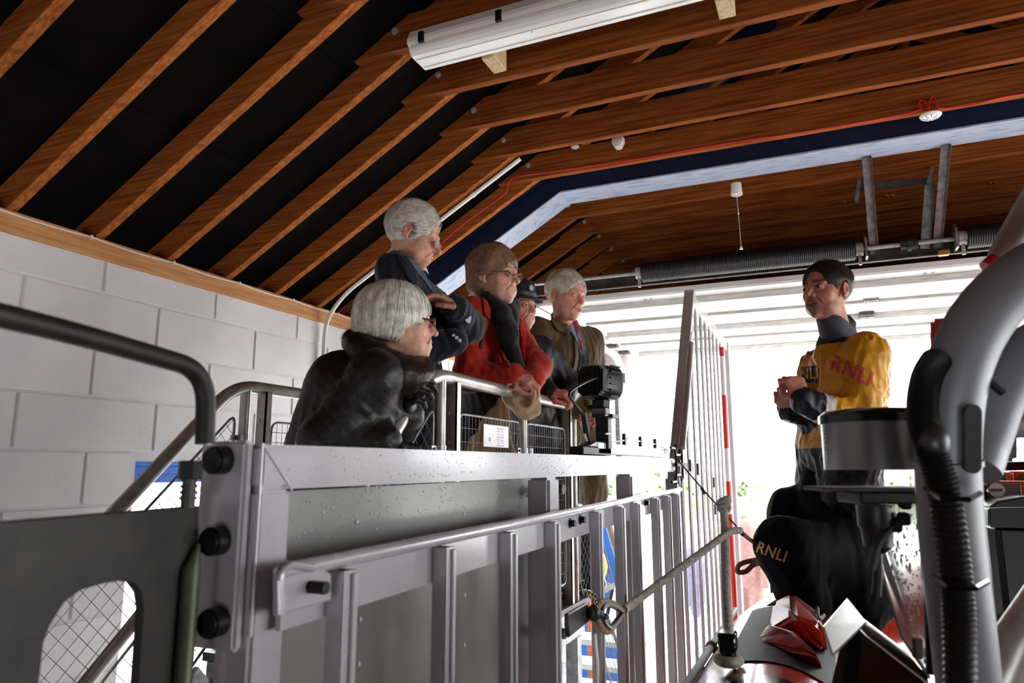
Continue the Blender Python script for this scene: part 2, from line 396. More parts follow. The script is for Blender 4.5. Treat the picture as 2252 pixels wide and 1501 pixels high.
seg((-1.05, zk+.3), (-.1, zk+.8), 'upper_beam', 0, .14, 'steel_blue', PY0+.02, PY1)
for xx, nm in ((-2.68, 'column'), (2*XR+2.6, 'column')): box((xx-.02, PY0+.02, 0), (xx+.12, PY1-.03, 3.25)).build(nm, 'steel_blue', pf)
# ---- fluorescent fitting with its two timber packers
lf = thing('ceiling_light', 'long white ceiling light fitting with clear ribbed diffuser and dark clips', 'light fitting', (-.55, 2.33, 3.93))
LX0, LX1, LYc, LZ = -1.445, .12, 2.325, 3.955
prof_b = [(-.082, .0), (-.082, -.018), (-.07, -.03), (.07, -.03), (.082, -.018), (.082, .0), (.06, .045), (-.06, .045)]
MB().prism([(LX0, LYc+y, LZ+z) for y, z in prof_b], (LX1-LX0, 0, 0)).build('body', 'white_plastic', lf, bevel=.004)
prof_d = [(-.078, -.03), (-.074, -.052), (-.05, -.07), (.05, -.07), (.074, -.052), (.078, -.03)]
MB().prism([(LX0+.006, LYc+y, LZ+z) for y, z in prof_d], (LX1-LX0-.012, 0, 0)).build('diffuser', 'white_gloss', lf, bevel=.006)
for y in (-.03, .03): MB().prism([(LX0+.02, LYc+y-.004, LZ-.0705), (LX1-.02, LYc+y-.004, LZ-.0705), (LX1-.02, LYc+y+.004, LZ-.0705), (LX0+.02, LYc+y+.004, LZ-.0705)], (0, 0, -.003)).build('rib', 'white_plastic', lf)
for k in range(5):
    x = LX0+.07+k*.34
    for sy in (-1, 1): box((x-.012, LYc+sy*.085-.006, LZ-.035), (x+.012, LYc+sy*.085+.006, LZ+.012)).build('clip', 'black_plastic', lf, bevel=.002)
MB().ball((-.92, LYc-.03, LZ-.076), .004, 6, 4).build('indicator', mat('indicator_green', (60, 240, 150), .3), lf)
for px in ((1065, 118), (1575, 0)):
    q = onY(px[0]+20, px[1]+20, 2.46); 
    tag(box((q[0]-.03, 2.41, TZ-.055), (q[0]+.03, 2.53, TZ+.10)).build('timber_packer', 'wood_pale', bevel=.003), 'pale sawn timber block under the light fitting '+('beside its end cap' if px[0] < 1200 else 'at the middle of its length'), 'timber block', 'timber blocks under the light fitting')
# ---- smoke sounder with its red cable
q = onY(2043, 262, RY0-.064+RS*6)
zy = RY0-.064+RS*6
sd = thing('smoke_detector', 'round white smoke alarm hanging on the collar tie from red cable loops', 'smoke alarm', (q[0], zy-.06, q[2]))
c = np.array([q[0], zy-.055, q[2]-.0])
MB().lathe(c+[0, 0, .028], (0, 0, -1), [(0, .02), (.0, .05), (.008, .054), (.032, .054), (.038, .048)], 28).build('body', 'white_plastic', sd, smooth=True)
MB().lathe(c+[0, 0, -.008], (0, 0, -1), [(0, .048), (.008, .042), (.012, .03), (.014, .01)], 28).build('grille', 'white_gloss', sd, smooth=True)
for k in range(8):
    an = k*math.pi/4; MB().beam(c+[.012*math.cos(an), .012*math.sin(an), -.021], c+[.034*math.cos(an), .034*math.sin(an), -.019], .004, .003).build('slot', 'galv_dark', sd)
rc = [(1010, 500), (1050, 470), (1095, 438), (1113, 422), (1120, 400), (1140, 388), (1230, 375), (1400, 350), (1600, 315), (1800, 285), (2010, 246), (2017, 232), (2026, 221), (2036, 227), (2042, 245)]
rc2 = [(2042, 245), (2044, 222), (2053, 213), (2060, 225), (2067, 238), (2130, 232), (2200, 215), (2252, 206), (2330, 196)]
pts = [onY(960, 545, zy+.02)] + [onY(*p, zy-.012) for p in rc]
MBc = MB().tube(bez(pts, 4), .0042, 8); MBc.tube(bez([onY(*p, zy-.012) for p in rc2], 4), .0042, 8)
tag(MBc.build('alarm_cable', 'red_cable', smooth=True), 'red alarm cable running along the collar tie and down the rafter', 'cable')
# ---- small sensor, bulb end, pull-cord switch
q = onY(1362, 318, RY0-.064+RS*6-.03)
ps = thing('motion_sensor', 'small white six-sided motion sensor on the underside of a collar tie', 'sensor', q)
MB().prism([q+np.array(v) for v in ((-.034, 0, .03), (.034, 0, .03), (.034, 0, 0), (.016, 0, -.034), (-.016, 0, -.034), (-.034, 0, 0))], (0, -.04, 0)).build('body', 'white_plastic', ps, bevel=.006)
MB().prism([q+np.array(v)+[0, -.0405, 0] for v in ((-.02, 0, .006), (.02, 0, .006), (.012, 0, -.024), (-.012, 0, -.024))], (0, -.004, 0)).build('lens', 'white_gloss', ps)
q = onY(1265, 323, RY0-.064+RS*6-.03); tag(MB().ball(q, .02, 12, 8, (1.2, 1, .6)).build('junction_cap', 'white_plastic', smooth=True), 'small white round cap peeping below a collar tie beside the sensor', 'cap')
q = onY(1618, 388, 4.32)
pc = thing('pull_switch', 'white cylindrical ceiling pull switch with hanging cord below blue beam', 'pull switch', q)
MB().lathe((q[0], q[1], TZ), (0, 0, -1), [(0, .03), (.05, .032), (.05, .034), (.072, .034), (.074, .03)], 20).build('housing', 'white_plastic', pc, smooth=True)
e = onY(1634, 548, 4.32)
MB().tube([(q[0], q[1], TZ-.07), (q[0]+.004, q[1], (TZ+e[2])/2), (q[0]+.008, q[1], e[2]+.02)], .0016, 6).build('cord', 'white_plastic', pc)
MB().ball((q[0]+.003, q[1], TZ-.19), .006, 8, 5).build('knot', 'white_plastic', pc)
MB().lathe((q[0]+.008, q[1], e[2]+.022), (0, 0, -1), [(0, .003), (.006, .007), (.02, .011)], 10).build('cord_pull', 'white_gloss', pc, smooth=True)
# ---- white conduit: down the rafter and the wall
a = onY(1150, 350, RY0+RS*5+.03); b = (XW+.13, RY0+RS*5+.03, roofz(XW+.13)-.03)
cp = [(-1.47, RY0+RS*5+.032, roofz(-1.47)-.016), (XW+.16, RY0+RS*5+.032, roofz(XW+.16)-.016), (XW+.03, 3.478, 3.13), (XW+.03, 3.478, 2.3)]
cd = thing('conduit', 'white plastic conduit pipe running down the rafter and block wall', 'pipe', (XW+.03, 3.48, 2.3))
MB().tube(fillet(cp, .12), .0125, 12).build('pipe', 'white_plastic', cd, smooth=True)
for t in (.25, .6):
    c = np.array(cp[0])*(1-t)+np.array(cp[1])*t; d = np.array(cp[1])-np.array(cp[0]); d /= np.linalg.norm(d)
    MB().cyl(c-d*.01, c+d*.01, .0155, 12).build('saddle', 'white_gloss', cd)
MB().cyl((XW+.03, 3.478, 2.88), (XW+.03, 3.478, 2.9), .0155, 12).build('saddle', 'white_gloss', cd)
# ---- overhead sectional door, rolled back flat under the ties
DZ = 3.4
d1 = struct(box((OX0-.02, 4.72, DZ+.012), (OX1+.02, YD, DZ+.045)).build('door_1', 'door_white', loc=(.7, 6, DZ)))
ys = [4.72, 5.30, 5.90, 6.52, 7.28]
for i in range(4):
    y0, y1 = ys[i], ys[i+1]
    box((OX0, y0+.006, DZ), (OX1, y1-.006, DZ+.03)).build('door_section', 'door_white', d1, bevel=.004)
def rib(y0, y1, m='rib_grey', d=.045, xl=OX0+.17): 
    box((xl, y0, DZ-d), (OX1-.1, y1, DZ)).build('stiffening_rib', m, d1, bevel=.004)
def yz(py, z): return onZ(1500, py, z)[1]
rib(4.86, 5.0); rib(5.33, 5.47); rib(5.93, 6.07); rib(6.36, 6.5); rib(7.06, 7.26)
for a, b in ((5.02, 5.31), (6.09, 6.34)):
    box((OX0+.1, a, DZ-.028), (OX1-.1, b, DZ-.001)).build('raised_panel', 'rib_grey', d1, bevel=.008)
for y in (5.30, 5.90, 6.52, 6.95):
    for x in (OX0+.06, OX0+2.2, OX1-.2):
        h = box((x-.05, y-.05, DZ-.03), (x+.05, y+.05, DZ-.002)).build('hinge', 'galv_dark', d1, bevel=.003)
        for k in range(5): MB().cyl((x-.045+k*.019, y, DZ-.034), (x-.03+k*.019, y, DZ-.034), .009, 8).build('knuckle', 'zinc', h)
for y, x0 in ((4.8, -1.1), (5.65, -.72), (6.3, -.6), (6.8, -.5), (4.8, .6)):
    for x in (x0, x0+.04):
        box((x, y, DZ-.006), (x+.02, y+.02, DZ)).build('screw_plate', 'zinc', d1)
# tracks
for x, nm in ((OX0-.03, 'left'), (OX1+.03, 'right')):
    tr = thing('door_track', 'pale steel roller track of the overhead door beside the '+('stair platform' if nm == 'left' else 'far side wall'), 'door track', (x, YD-.1, 0))
    path = fillet([(x, 4.6, DZ-.03), (x, YD-.09, DZ-.03), (x, YD-.09, 0)], .42, 8)
    for k in range(len(path)-1): MB().beam(path[k], path[k+1], .055, .05, (1, 0, 0)).build('track_rail', 'door_white', tr)
    box((x-.11, YD-.05, 0), (x-.045, YD-.002, 3.1)).build('jamb_angle', 'galv', tr)
    MB().tube([(x-.03, YD-.16, 3.02), (x-.01, YD-.2, 2.9), (x+.005, YD-.2, 2.2), (x, YD-.2, .9)], .016, 8).build('cable_drop', 'white_plastic', tr, smooth=True)
    mbk = box((x-.05, YD-.2, 3.1), (x+.05, YD-.12, 3.2)).build('bottom_bracket', 'galv', tr, bevel=.004)
# ---- torsion springs, shaft and channel across the back of the door
SY = 4.6; SZ = 3.52
ts = thing('torsion_spring_gear', 'overhead door shaft with black coil springs hung from the blue beam', 'door gear', (.5, SY, SZ))
def zx(x): return SZ+.012*(x+1)   # shaft line
mb = MB(); mb.box((OX0-.25, SY+.03, SZ-.07), (OX1, SY+.042, SZ+.03)); mb.box((OX0-.25, SY+.0, SZ+.022), (OX1, SY+.042, SZ+.03)); mb.box((OX0-.25, SY-.0, SZ-.07), (OX1, SY+.042, SZ-.062))
mb.build('channel', 'galv_dark', ts)
MB().cyl((OX0-.2, SY-.03, SZ+.005), (OX1, SY-.03, SZ+.005), .0125, 12).build('shaft', 'zinc', ts, smooth=True)
for xa, xb in ((-1.05, .235), (.80, 2.1)):
    pts = []; n = int((xb-xa)/.0115)
    mb = MB(); mb.cyl((xa, SY-.03, SZ+.005), (xb, SY-.03, SZ+.005), .058, 24); sp = mb.build('spring', 'black_steel', ts, smooth=True)
    mb = MB()
    for k in range(n):
        ring = [(xa+.006+k*.0115, SY-.03+.0605*math.cos(t*math.pi/8), SZ+.005+.0605*math.sin(t*math.pi/8)) for t in range(16)]
        mb.tube(ring, .0056, 6, closed=True)
    o = mb.build('coil', 'black_plastic', sp, smooth=True, kind='stuff')
    for x in (xa-.02, xb+.02):
        MB().cyl((x-.02, SY-.03, SZ+.005), (x+.02, SY-.03, SZ+.005), .04, 16).build('winding_cone', 'zinc', ts); box((x-.008, SY-.04, SZ-.09), (x+.008, SY-.02, SZ-.03)).build('set_bolt', 'zinc', ts)
for x in (.29, .745): MB().prism([(x-.006, SY-.1, SZ-.06), (x-.006, SY+.05, SZ-.06), (x-.006, SY+.05, SZ+.05), (x-.006, SY-.04, SZ+.09), (x-.006, SY-.1, SZ+.05)], (.012, 0, 0)).build('bearing_plate', 'galv', ts)
mb = MB(); mb.cyl((.47, SY-.03, SZ+.005), (.56, SY-.03, SZ+.005), .034, 16); mb.cyl((.505, SY-.03, SZ+.005), (.525, SY-.03, SZ+.005), .043, 16); mb.build('coupling', 'black_plastic', ts)
box((.655, SY-.05, SZ-.085), (.71, SY-.01, SZ-.055)).build('brass_stop', mat('brass', (176, 132, 60), .4, .6), ts, bevel=.004)
# hangers from the blue beam to the channel
def angle(p, q, nm, w_=.045): MB().beam(p, q, w_, .006, (0, 1, 0)).build(nm, 'galv', ts); MB().beam(np.array(p)+[w_/2, 0, 0], np.array(q)+[w_/2, 0, 0], .006, .035, (0, 1, 0)).build(nm, 'galv_dark', ts)
angle(onY(1905, 345, 4.2), (.335, SY+.02, SZ-.02), 'hanger'); angle(onY(2080, 320, 4.2), (.66, SY+.02, SZ-.02), 'hanger')
angle(onY(2045, 398, 4.55), (.60, SY+.02, SZ-.02), 'hanger', .05); angle(onY(1912, 440, 4.55), (.335, SY+.035, SZ-.02), 'hanger', .03)
MB().beam(onY(1885, 412, 4.52), onY(2045, 398, 4.52), .04, .03).build('cross_angle', 'galv_dark', ts)
MB().beam(onY(1890, 395, 4.5), onY(1883, 445, 4.5), .02, .05, (0, 1, 0)).build('gusset', 'galv', ts); MB().beam(onY(2052, 370, 4.5), onY(2040, 405, 4.5), .02, .04, (0, 1, 0)).build('gusset', 'galv', ts)
# ================================================================ VIEWING PLATFORM, STAIRS AND RAILINGS
GX, GL, GZ, RZ = -1.2, -2.05, 1.6, 2.56      # rail planes, deck height, rail height
GY0, GY1, SS = 2.09, 3.6, .95                # deck start and end, stair slope
pl = thing('viewing_platform', 'galvanised raised platform deck that the visitors stand on', 'platform', (-1.6, 2.85, 0))
box((GL-.05, GY0-.05, GZ-.03), (GX+.03, GY1+.55, GZ)).build('deck', 'galv_dark', pl, bevel=.003)
for x in (GL, GX): box((x-.025, GY0-.05, GZ-.16), (x+.025, GY1, GZ-.03)).build('side_beam', 'galv', pl)
for x in (GL, GX):
    for y in (GY0+.1, GY1-.1): box((x-.03, y-.03, 0), (x+.03, y+.03, GZ-.16)).build('leg', 'galv', pl)
def stair(name, label, ya, sgn, n=8):
    st = thing(name, label, 'stairs', (-1.6, ya+sgn*.8, 0))
    for x in (GL+.0, GX-.0):
        MB().beam((x, ya, GZ-.1), (x, ya+sgn*(GZ-.1)/SS, 0), .02, .2, (0, 0, 1)).build('stringer', 'galv', st)
    for k in range(1, n):
        z = GZ-k*GZ/n; y = ya+sgn*(k*GZ/n)/SS
        box((GL+.012, y-.11, z-.03), (GX-.012, y+.11, z)).build('tread', 'tread_grey', st, bevel=.003)
    return st
stair('staircase', 'galvanised stair climbing to the platform beside the block wall', GY0-.05, -1)
stair('staircase', 'galvanised stair dropping from the platform towards the open door', GY1+.55, 1)
def wires(mb, quad, nu, nv, r=.0014, diamond=False):
    A, B, C_, D = [np.array(p, float) for p in quad]         # A-B bottom, D-C top
    P = lambda u, v: (A*(1-u)+B*u)*(1-v)+(D*(1-u)+C_*u)*v
    if not diamond:
        for i in range(1, nu): mb.tube([P(i/nu, 0), P(i/nu, 1)], r, 4, caps=False)
        for j in range(1, nv): mb.tube([P(0, j/nv), P(1, j/nv)], r, 4, caps=False)
    else:
        Q = np.array([A, B, C_, D]); yz = Q[:, 1:]; stp = .043
        for sg in (1, -1):
            d = np.array([1, sg])/math.sqrt(2); nrm = np.array([-d[1], d[0]]); pr_ = yz@nrm
            for c in np.arange(math.ceil(pr_.min()/stp)*stp, pr_.max(), stp):
                hit = []
                for i in range(4):
                    p, q = yz[i], yz[(i+1) % 4]; a_, b_ = p@nrm-c, q@nrm-c
                    if a_*b_ < 0: hit.append(p+(q-p)*a_/(a_-b_))
                if len(hit) == 2 and np.linalg.norm(hit[0]-hit[1]) > .01: mb.tube([(A[0]+.001*sg, *hit[0]), (A[0]+.001*sg, *hit[1])], r, 4, caps=False)
def mesh_panel(parent, quad, nu, nv, diamond=False, rf=.005):
    q = [np.array(p, float) for p in quad]
    loop = fillet([q[0]*.5+q[1]*.5, q[1], q[2], q[3], q[0], q[0]*.5+q[1]*.5], .04, 5)
    fr = MB().tube(loop[:-1], rf, 8, closed=True).build('mesh_frame', 'galv', parent, smooth=True)
    mb = MB(); wires(mb, quad, nu, nv, diamond=diamond); mb.build('wire_mesh', 'galv', fr, kind='stuff')
def post(parent, x, y, z0, z1, flat=False):
    if flat:
        mb = MB(); mb.box((x-.022, y-.004, z0), (x+.022, y+.004, z1)); mb.box((x+.018, y-.004, z0), (x+.022, y+.03, z1)); o = mb.build('flat_post', 'rail_steel', parent)
        for z in (z1-.11, z1-.21): MB().cyl((x-.006, y-.005, z), (x-.006, y-.012, z), .007, 6).build('bolt', 'zinc', o)
    else: MB().cyl((x, y, z0), (x, y, z1), .0205, 16).build('post', 'rail_steel', parent, smooth=True)
def clamp(parent, x, y, z):
    mb = MB(); mb.cyl((x, y, z-.012), (x, y, z+.012), .0235, 16); mb.box((x-.006, y-.06, z-.011), (x+.006, y, z+.011)); o = mb.build('clamp', 'zinc', parent)
    MB().cyl((x-.01, y-.045, z), (x+.012, y-.045, z), .006, 6).build('bolt', 'gunmetal', o)
def railing(name, label, x, far=True, yend=GY1):
    r = thing(name, label, 'railing', (x, 2.8, GZ))
    yb = .55
    path = [(x, yb, RZ-SS*(2.08-yb)-.02), (x, 2.06, RZ), (x, yend, RZ)]
    if far: path += [(x, yend+1.3, RZ-1.3*1.12)]
    MB().tube(fillet(path, .11, 8), .024, 16).build('handrail', 'rail_steel', r, smooth=True)
    MB().tube([(x, yb, RZ-SS*(2.08-yb)-.45), (x, 2.06, RZ-.45)], .02, 12).build('stair_midrail', 'rail_steel', r, smooth=True)
    return r
rr = railing('platform_railing', 'grey tubular railing with wire mesh panels in front of the visitors', GX)
post(rr, GX, 2.135, GZ, RZ-.015); post(rr, GX, 2.215, GZ, RZ-.015, True); post(rr, GX, 2.86, GZ, RZ-.01); post(rr, GX, 3.43, GZ, RZ-.01, True); post(rr, GX, 3.53, GZ, RZ-.01)
zt = 2.44
mesh_panel(rr, [(GX, 2.27, GZ+.1), (GX, 2.83, GZ+.1), (GX, 2.83, zt), (GX, 2.27, zt)], 20, 15)
mesh_panel(rr, [(GX, 2.90, GZ+.1), (GX, 3.40, GZ+.1), (GX, 3.40, zt), (GX, 2.90, zt)], 18, 15)
mesh_panel(rr, [(GX, 1.0, RZ-SS*1.1-.42), (GX, 2.09, RZ-.46), (GX, 2.09, RZ-.11), (GX, 1.0, RZ-SS*1.1-.09)], 20, 7, True)
mesh_panel(rr, [(GX, 3.62, GZ+.05), (GX, 4.5, GZ-.95), (GX, 4.5, GZ-.4), (GX, 3.62, zt-.05)], 14, 12, True)
clamp(rr, GX, 2.135, 2.31); clamp(rr, GX, 2.86, 2.32); clamp(rr, GX, 2.92, 2.32); clamp(rr, GX, 3.53, 2.3)
MB().cyl((GX, 3.53, 2.05), (GX, 3.60, 2.05), .026, 16).build('rail_joint', 'rail_steel', rr, smooth=True)
rl = railing('platform_railing', 'grey tubular railing with wire mesh panels along the block wall side', GL)
post(rl, GL, 2.12, GZ, RZ-.015); post(rl, GL, 2.21, GZ, RZ-.015, True); post(rl, GL, 2.9, GZ, RZ-.01); post(rl, GL, 3.5, GZ, RZ-.01)
mesh_panel(rl, [(GL, 2.27, GZ+.1), (GL, 2.83, GZ+.1), (GL, 2.83, zt-.01), (GL, 2.27, zt-.01)], 18, 18)
mesh_panel(rl, [(GL, 2.95, GZ+.1), (GL, 3.45, GZ+.1), (GL, 3.45, zt-.01), (GL, 2.95, zt-.01)], 18, 18)
ZL = lambda y: RZ-.02-SS*(2.06-y)
mesh_panel(rl, [(GL, .95, ZL(.95)-.40), (GL, 2.07, ZL(2.07)-.42), (GL, 2.07, ZL(2.07)-.10), (GL, .95, ZL(.95)-.09)], 26, 8, True)
mesh_panel(rl, [(GL, .95, ZL(.95)-.84), (GL, 2.07, ZL(2.07)-.86), (GL, 2.07, ZL(2.07)-.50), (GL, .95, ZL(.95)-.50)], 26, 8, True)
clamp(rl, GL, 2.12, 2.36)
# notice on the mesh
q = [onX(1064, 932, GX+.01), onX(1118, 938, GX+.01), onX(1115, 987, GX+.01), onX(1064, 978, GX+.01)]
ns = thing('notice_sign', 'small white notice with pink lettering tied to the wire mesh', 'sign', q[3])
y0, y1, z0, z1 = q[0][1], q[1][1], (q[2][2]+q[3][2])/2, (q[0][2]+q[1][2])/2
box((GX+.007, y0, z0), (GX+.010, y1, z1)).build('board', 'sign_white', ns)
for k in range(7):
    zz = z1-.012-k*.011
    for a, b in ((.52, .66), (.68, .80)) : box((GX+.010, y0+(y1-y0)*(a+.01*(k % 3)), zz-.003), (GX+.0106, y0+(y1-y0)*(b-.015*((k*2) % 3)), zz+.003)).build('print_line', 'sign_pink', ns)
box((GX+.010, y0+(y1-y0)*.2, z0+.02), (GX+.0106, y0+(y1-y0)*.26, z0+.035)).build('print_mark', 'sign_blue', ns)
# ================================================================ LAUNCH CARRIAGE
FX = -.65
cg = thing('carriage_side_frame', 'wet grey metal side frame of the launch carriage with upright bars', 'carriage', (FX, 2, 0))
zb = lambda y: 2.222+(y-.75)*.004            # underside of top beam
mb = MB(); mb.prism([(FX, .705, 2.222), (FX, 3.38, 2.231), (FX, 3.38, 2.291), (FX, .705, 2.279)], (-.06, 0, 0)); mb.build('top_beam', 'alu_paint', cg, bevel=.006, segs=2)
box((FX-.06, .705, .35), (FX, .765, 2.222)).build('end_post', 'alu_paint', cg, bevel=.005, segs=2)
mb = MB(); mb.tube([(FX+.0000, .705, 2.279), (FX+.0000, .764, 2.221)], .0018, 8); mb.tube([(FX+.000, .7055, 2.28), (FX+.000, .7055, 2.05)], .002, 8); mb.build('weld_seam', 'alu_paint', cg, smooth=True)
fp = box((FX-.088, .690, 2.033), (FX-.012, .706, 2.283)).build('flange_plate', 'alu_paint', cg, bevel=.004, segs=2)
for px, py in ((490, 1012), (483, 1188), (480, 1366)):
    q = onY(px, py, .688)
    mb = MB(); mb.cyl((q[0], .690, q[2]), (q[0], .672, q[2]), .0175, 14); mb.cyl((q[0], .672, q[2]), (q[0], .668, q[2]), .015, 14); mb.build('bolt', 'bolt_black', fp, smooth=True)
# side plate with standoffs
PX = -.735
pts = [(PX, .75, .9), (PX, .75, 2.215), (PX, 1.925, 2.222), (PX, 1.905, 1.79), (PX, 1.70, 1.62), (PX, 1.6, .9)]
MB().prism(pts, (-.008, 0, 0)).build('side_plate', 'panel_grey', cg)
MB().prism([(PX+.0, 1.895, 2.222), (PX, 1.935, 2.222), (PX, 1.917, 1.79), (PX, 1.877, 1.79)], (.012, 0, 0)).build('plate_edge_strip', 'galv', cg)
for z in (2.19, 1.81): MB().cyl((PX, 1.915, z), (FX-.03, 1.915, z), .014, 12).build('standoff', 'galv_dark', cg)
# posts
for y0, y1 in ((1.72, 1.80), (2.56, 2.70)): box((FX-.06, y0, .35), (FX, y1, 2.226)).build('post', 'alu_paint', cg, bevel=.008, segs=2)
# lower tube rail on a flat bar
zl = lambda y: 2.124+(y-.79)*.011
MB().tube([(-.625, .72, zl(.72)), (-.625, 3.33, zl(3.33))], .0105, 14).build('lower_rail', 'alu_paint', cg, smooth=True)
MB().prism([(-.640, .735, 2.052), (-.640, 3.3, 2.085), (-.640, 3.3, zl(3.3)), (-.640, .735, zl(.73))], (.008, 0, 0)).build('flat_bar', 'alu_paint', cg)
bal = [.822, 1.107, 1.378, 1.639, 1.996, 2.247, 2.456, 2.765, 2.975, 3.164]
b0 = None
for y in bal:
    zt_ = zl(y)-.012
    mb = MB(); mb.box((-.632, y, .4), (-.606, y+.004, zt_)); mb.box((-.610, y, .4), (-.606, y+.03, zt_)); mb.box((-.632, y+.026, .4), (-.606, y+.03, zt_)); mb.box((-.606, y+.019, .4), (-.601, y+.03, zt_-.004))
    mb.box((-.632, y+.004, .4), (-.629, y+.026, zt_-.01))
    mb.build('upright_bar', 'alu_mill', cg, bevel=.001)
    if y < 2: box((-.632, y+.004, zt_), (-.628, y+.02, zt_+.006)).build('bar_gap_strip', 'black_plastic', cg)
# end bracket that holds the rail, with its bolt
q = [onX(*p, -.612) for p in ((612, 1355), (612, 1250), (640, 1232), (690, 1240), (735, 1262), (735, 1320))]
br = MB().prism([(-.622, p[1], p[2]) for p in q], (.006, 0, 0)).build('end_bracket', 'alu_paint', cg, bevel=.002)
q1 = onX(690, 1290, -.61); mb = MB(); mb.cyl((-.617, q1[1], q1[2]), (-.590, q1[1], q1[2]), .0085, 6); mb.build('bolt', 'bolt_black', br)
hk = [onX(*p, -.612) for p in ((618, 1350), (616, 1258), (640, 1240), (690, 1248))]
MB().tube(fillet([(-.612, p[1], p[2]) for p in hk], .02), .005, 8).build('bracket_lip', 'alu_paint', br, smooth=True)
for px, py in ((1255, 1150), (1277, 1142), (1420, 1105)):
    q = onX(px, py, -.63); mb = MB(); mb.cyl((-.633, q[1], q[2]), (-.617, q[1], q[2]), .0095, 6); mb.cyl((-.633, q[1], q[2]), (-.629, q[1], q[2]), .013, 12); mb.build('bolt', 'bolt_black', cg)
# dark shackle plate
q = [onX(*p, -.6) for p in ((1250, 1370), (1250, 1345), (1290, 1322), (1300, 1332), (1298, 1360), (1252, 1397))]
MB().prism([(-.604, p[1]-.02, p[2]) for p in q], (.012, 0, 0)).build('shackle_plate', 'gunmetal', cg, bevel=.003)
# long bottom beam and wheels under the frame (below the picture)
box((FX-.08, .6, .28), (FX+.06, 5.6, .4)).build('bottom_beam', 'alu_paint', cg, bevel=.006)
for y in (1.0, 3.0, 5.0):
    mb = MB(); mb.cyl((FX-.2, y, .3), (FX-.06, y, .3), .30, 28); mb.build('wheel', 'black_rubber', cg, smooth=True)
# tall end section of the frame
Xg = -.672
def gy(px, py): q = onX(px, py, Xg); return q
mb = MB(); mb.prism([(Xg-.02, 3.36, 2.16), (Xg-.02, 3.40, 2.16), (Xg-.02, 4.13, 3.252), (Xg-.02, 4.06, 3.252)], (.055, 0, 0)); mb.box((Xg-.02, 3.34, .4), (Xg+.035, 3.40, 2.2)); mb.build('raking_post', 'alu_paint', cg, bevel=.003)
mb = MB(); mb.prism([(Xg+.02, 4.05, 3.252), (Xg+.02, 5.62, 3.20), (Xg+.02, 5.62, 3.13), (Xg+.02, 4.05, 3.18)], (-.03, 0, 0)); mb.build('upper_rail', 'alu_paint', cg, bevel=.003)
MB().tube([onX(1520, 755, Xg+.06), onX(1500, 985, Xg+.06)], .016, 12).build('prop_tube', 'alu_mill', cg, smooth=True)
for k in range(6):
    t0 = k/6+.02; a = np.array([Xg+.037, 3.50, 2.36]); b = np.array([Xg+.037, 3.93, 3.0])
    MB().beam(a*(1-t0)+b*t0, a*(1-t0-.11)+b*(t0+.11), .004, .012).build('slot', 'sign_white', cg)
for k, y in enumerate([3.62, 3.84, 4.06, 4.26, 4.45, 4.63, 4.81, 4.98, 5.16, 5.34, 5.55]):
    ztop = min(3.19, 2.16+(y-3.36)*1.46)
    mb = MB(); mb.box((Xg-.006, y, .4), (Xg+.006, y+.024, ztop)); mb.box((Xg+.006, y+.017, .4), (Xg+.009, y+.024, ztop)); mb.build('upright_bar', 'alu_mill', cg, bevel=.002)
mb = MB(); mb.box((Xg-.02, 3.4, 2.215), (Xg-.01, 5.6, 2.275)); mb.build('mid_rail', 'alu_paint', cg)
for y, z in ((3.75, 2.26), (3.98, 2.24), (4.55, 2.16), (4.55, 2.0)): box((Xg+.018, y, z-.03), (Xg+.03, y+.02, z+.03)).build('latch_plate', 'galv_dark', cg)
box((Xg-.02, 5.62, .4), (Xg+.03, 5.7, 3.2)).build('end_post', 'alu_paint', cg, bevel=.003)
# black U-bolts and pin at the beam end
for dz in (-.075, .075):
    mb = MB(); z = 2.262+dz
    for s_ in (-1, 1): mb.cyl((FX+.01, 3.34+s_*.02, z-.012), (FX+.01, 3.34+s_*.02, z+.016), .007, 8)
    mb.tube(fillet([(FX+.012, 3.22, z), (FX+.014, 3.30, z), (FX+.014, 3.32, z-np.sign(dz)*.03), (FX+.014, 3.42, z-np.sign(dz)*.03), (FX+.014, 3.44, z), (FX+.014, 3.5, z)], .01, 3), .006, 8)
    mb.build('u_bolt', 'bolt_black', cg, smooth=True)
mb = MB(); mb.cyl((FX+.005, 3.36, 2.262), (FX+.03, 3.46, 2.262), .010, 10); mb.cyl((FX+.012, 3.34, 2.19), (FX+.012, 3.34, 2.335), .006, 8); mb.cyl((FX+.02, 3.44, 2.2), (FX+.02, 3.44, 2.335), .006, 8); mb.build('pin_latch', 'bolt_black', cg)
# block on the beam with pins and lashing wire
blk = box((FX-.055, 2.20, 2.292), (FX-.012, 3.24, 2.33)).build('top_rail_block', 'alu_paint', cg, bevel=.003)
for px in (1375, 1410, 1442):
    q = onX(px, 990, FX-.03); box((FX-.038, q[1]-.009, 2.33), (FX-.026, q[1]+.009, 2.372)).build('pin', 'galv_dark', blk)
wp = [onX(*p, FX-.03) for p in ((1310, 976), (1372, 968), (1382, 964), (1408, 970), (1440, 976), (1470, 990))]
MB().tube(bez(wp, 4), .003, 6).build('lashing_wire', 'zinc', blk, smooth=True)
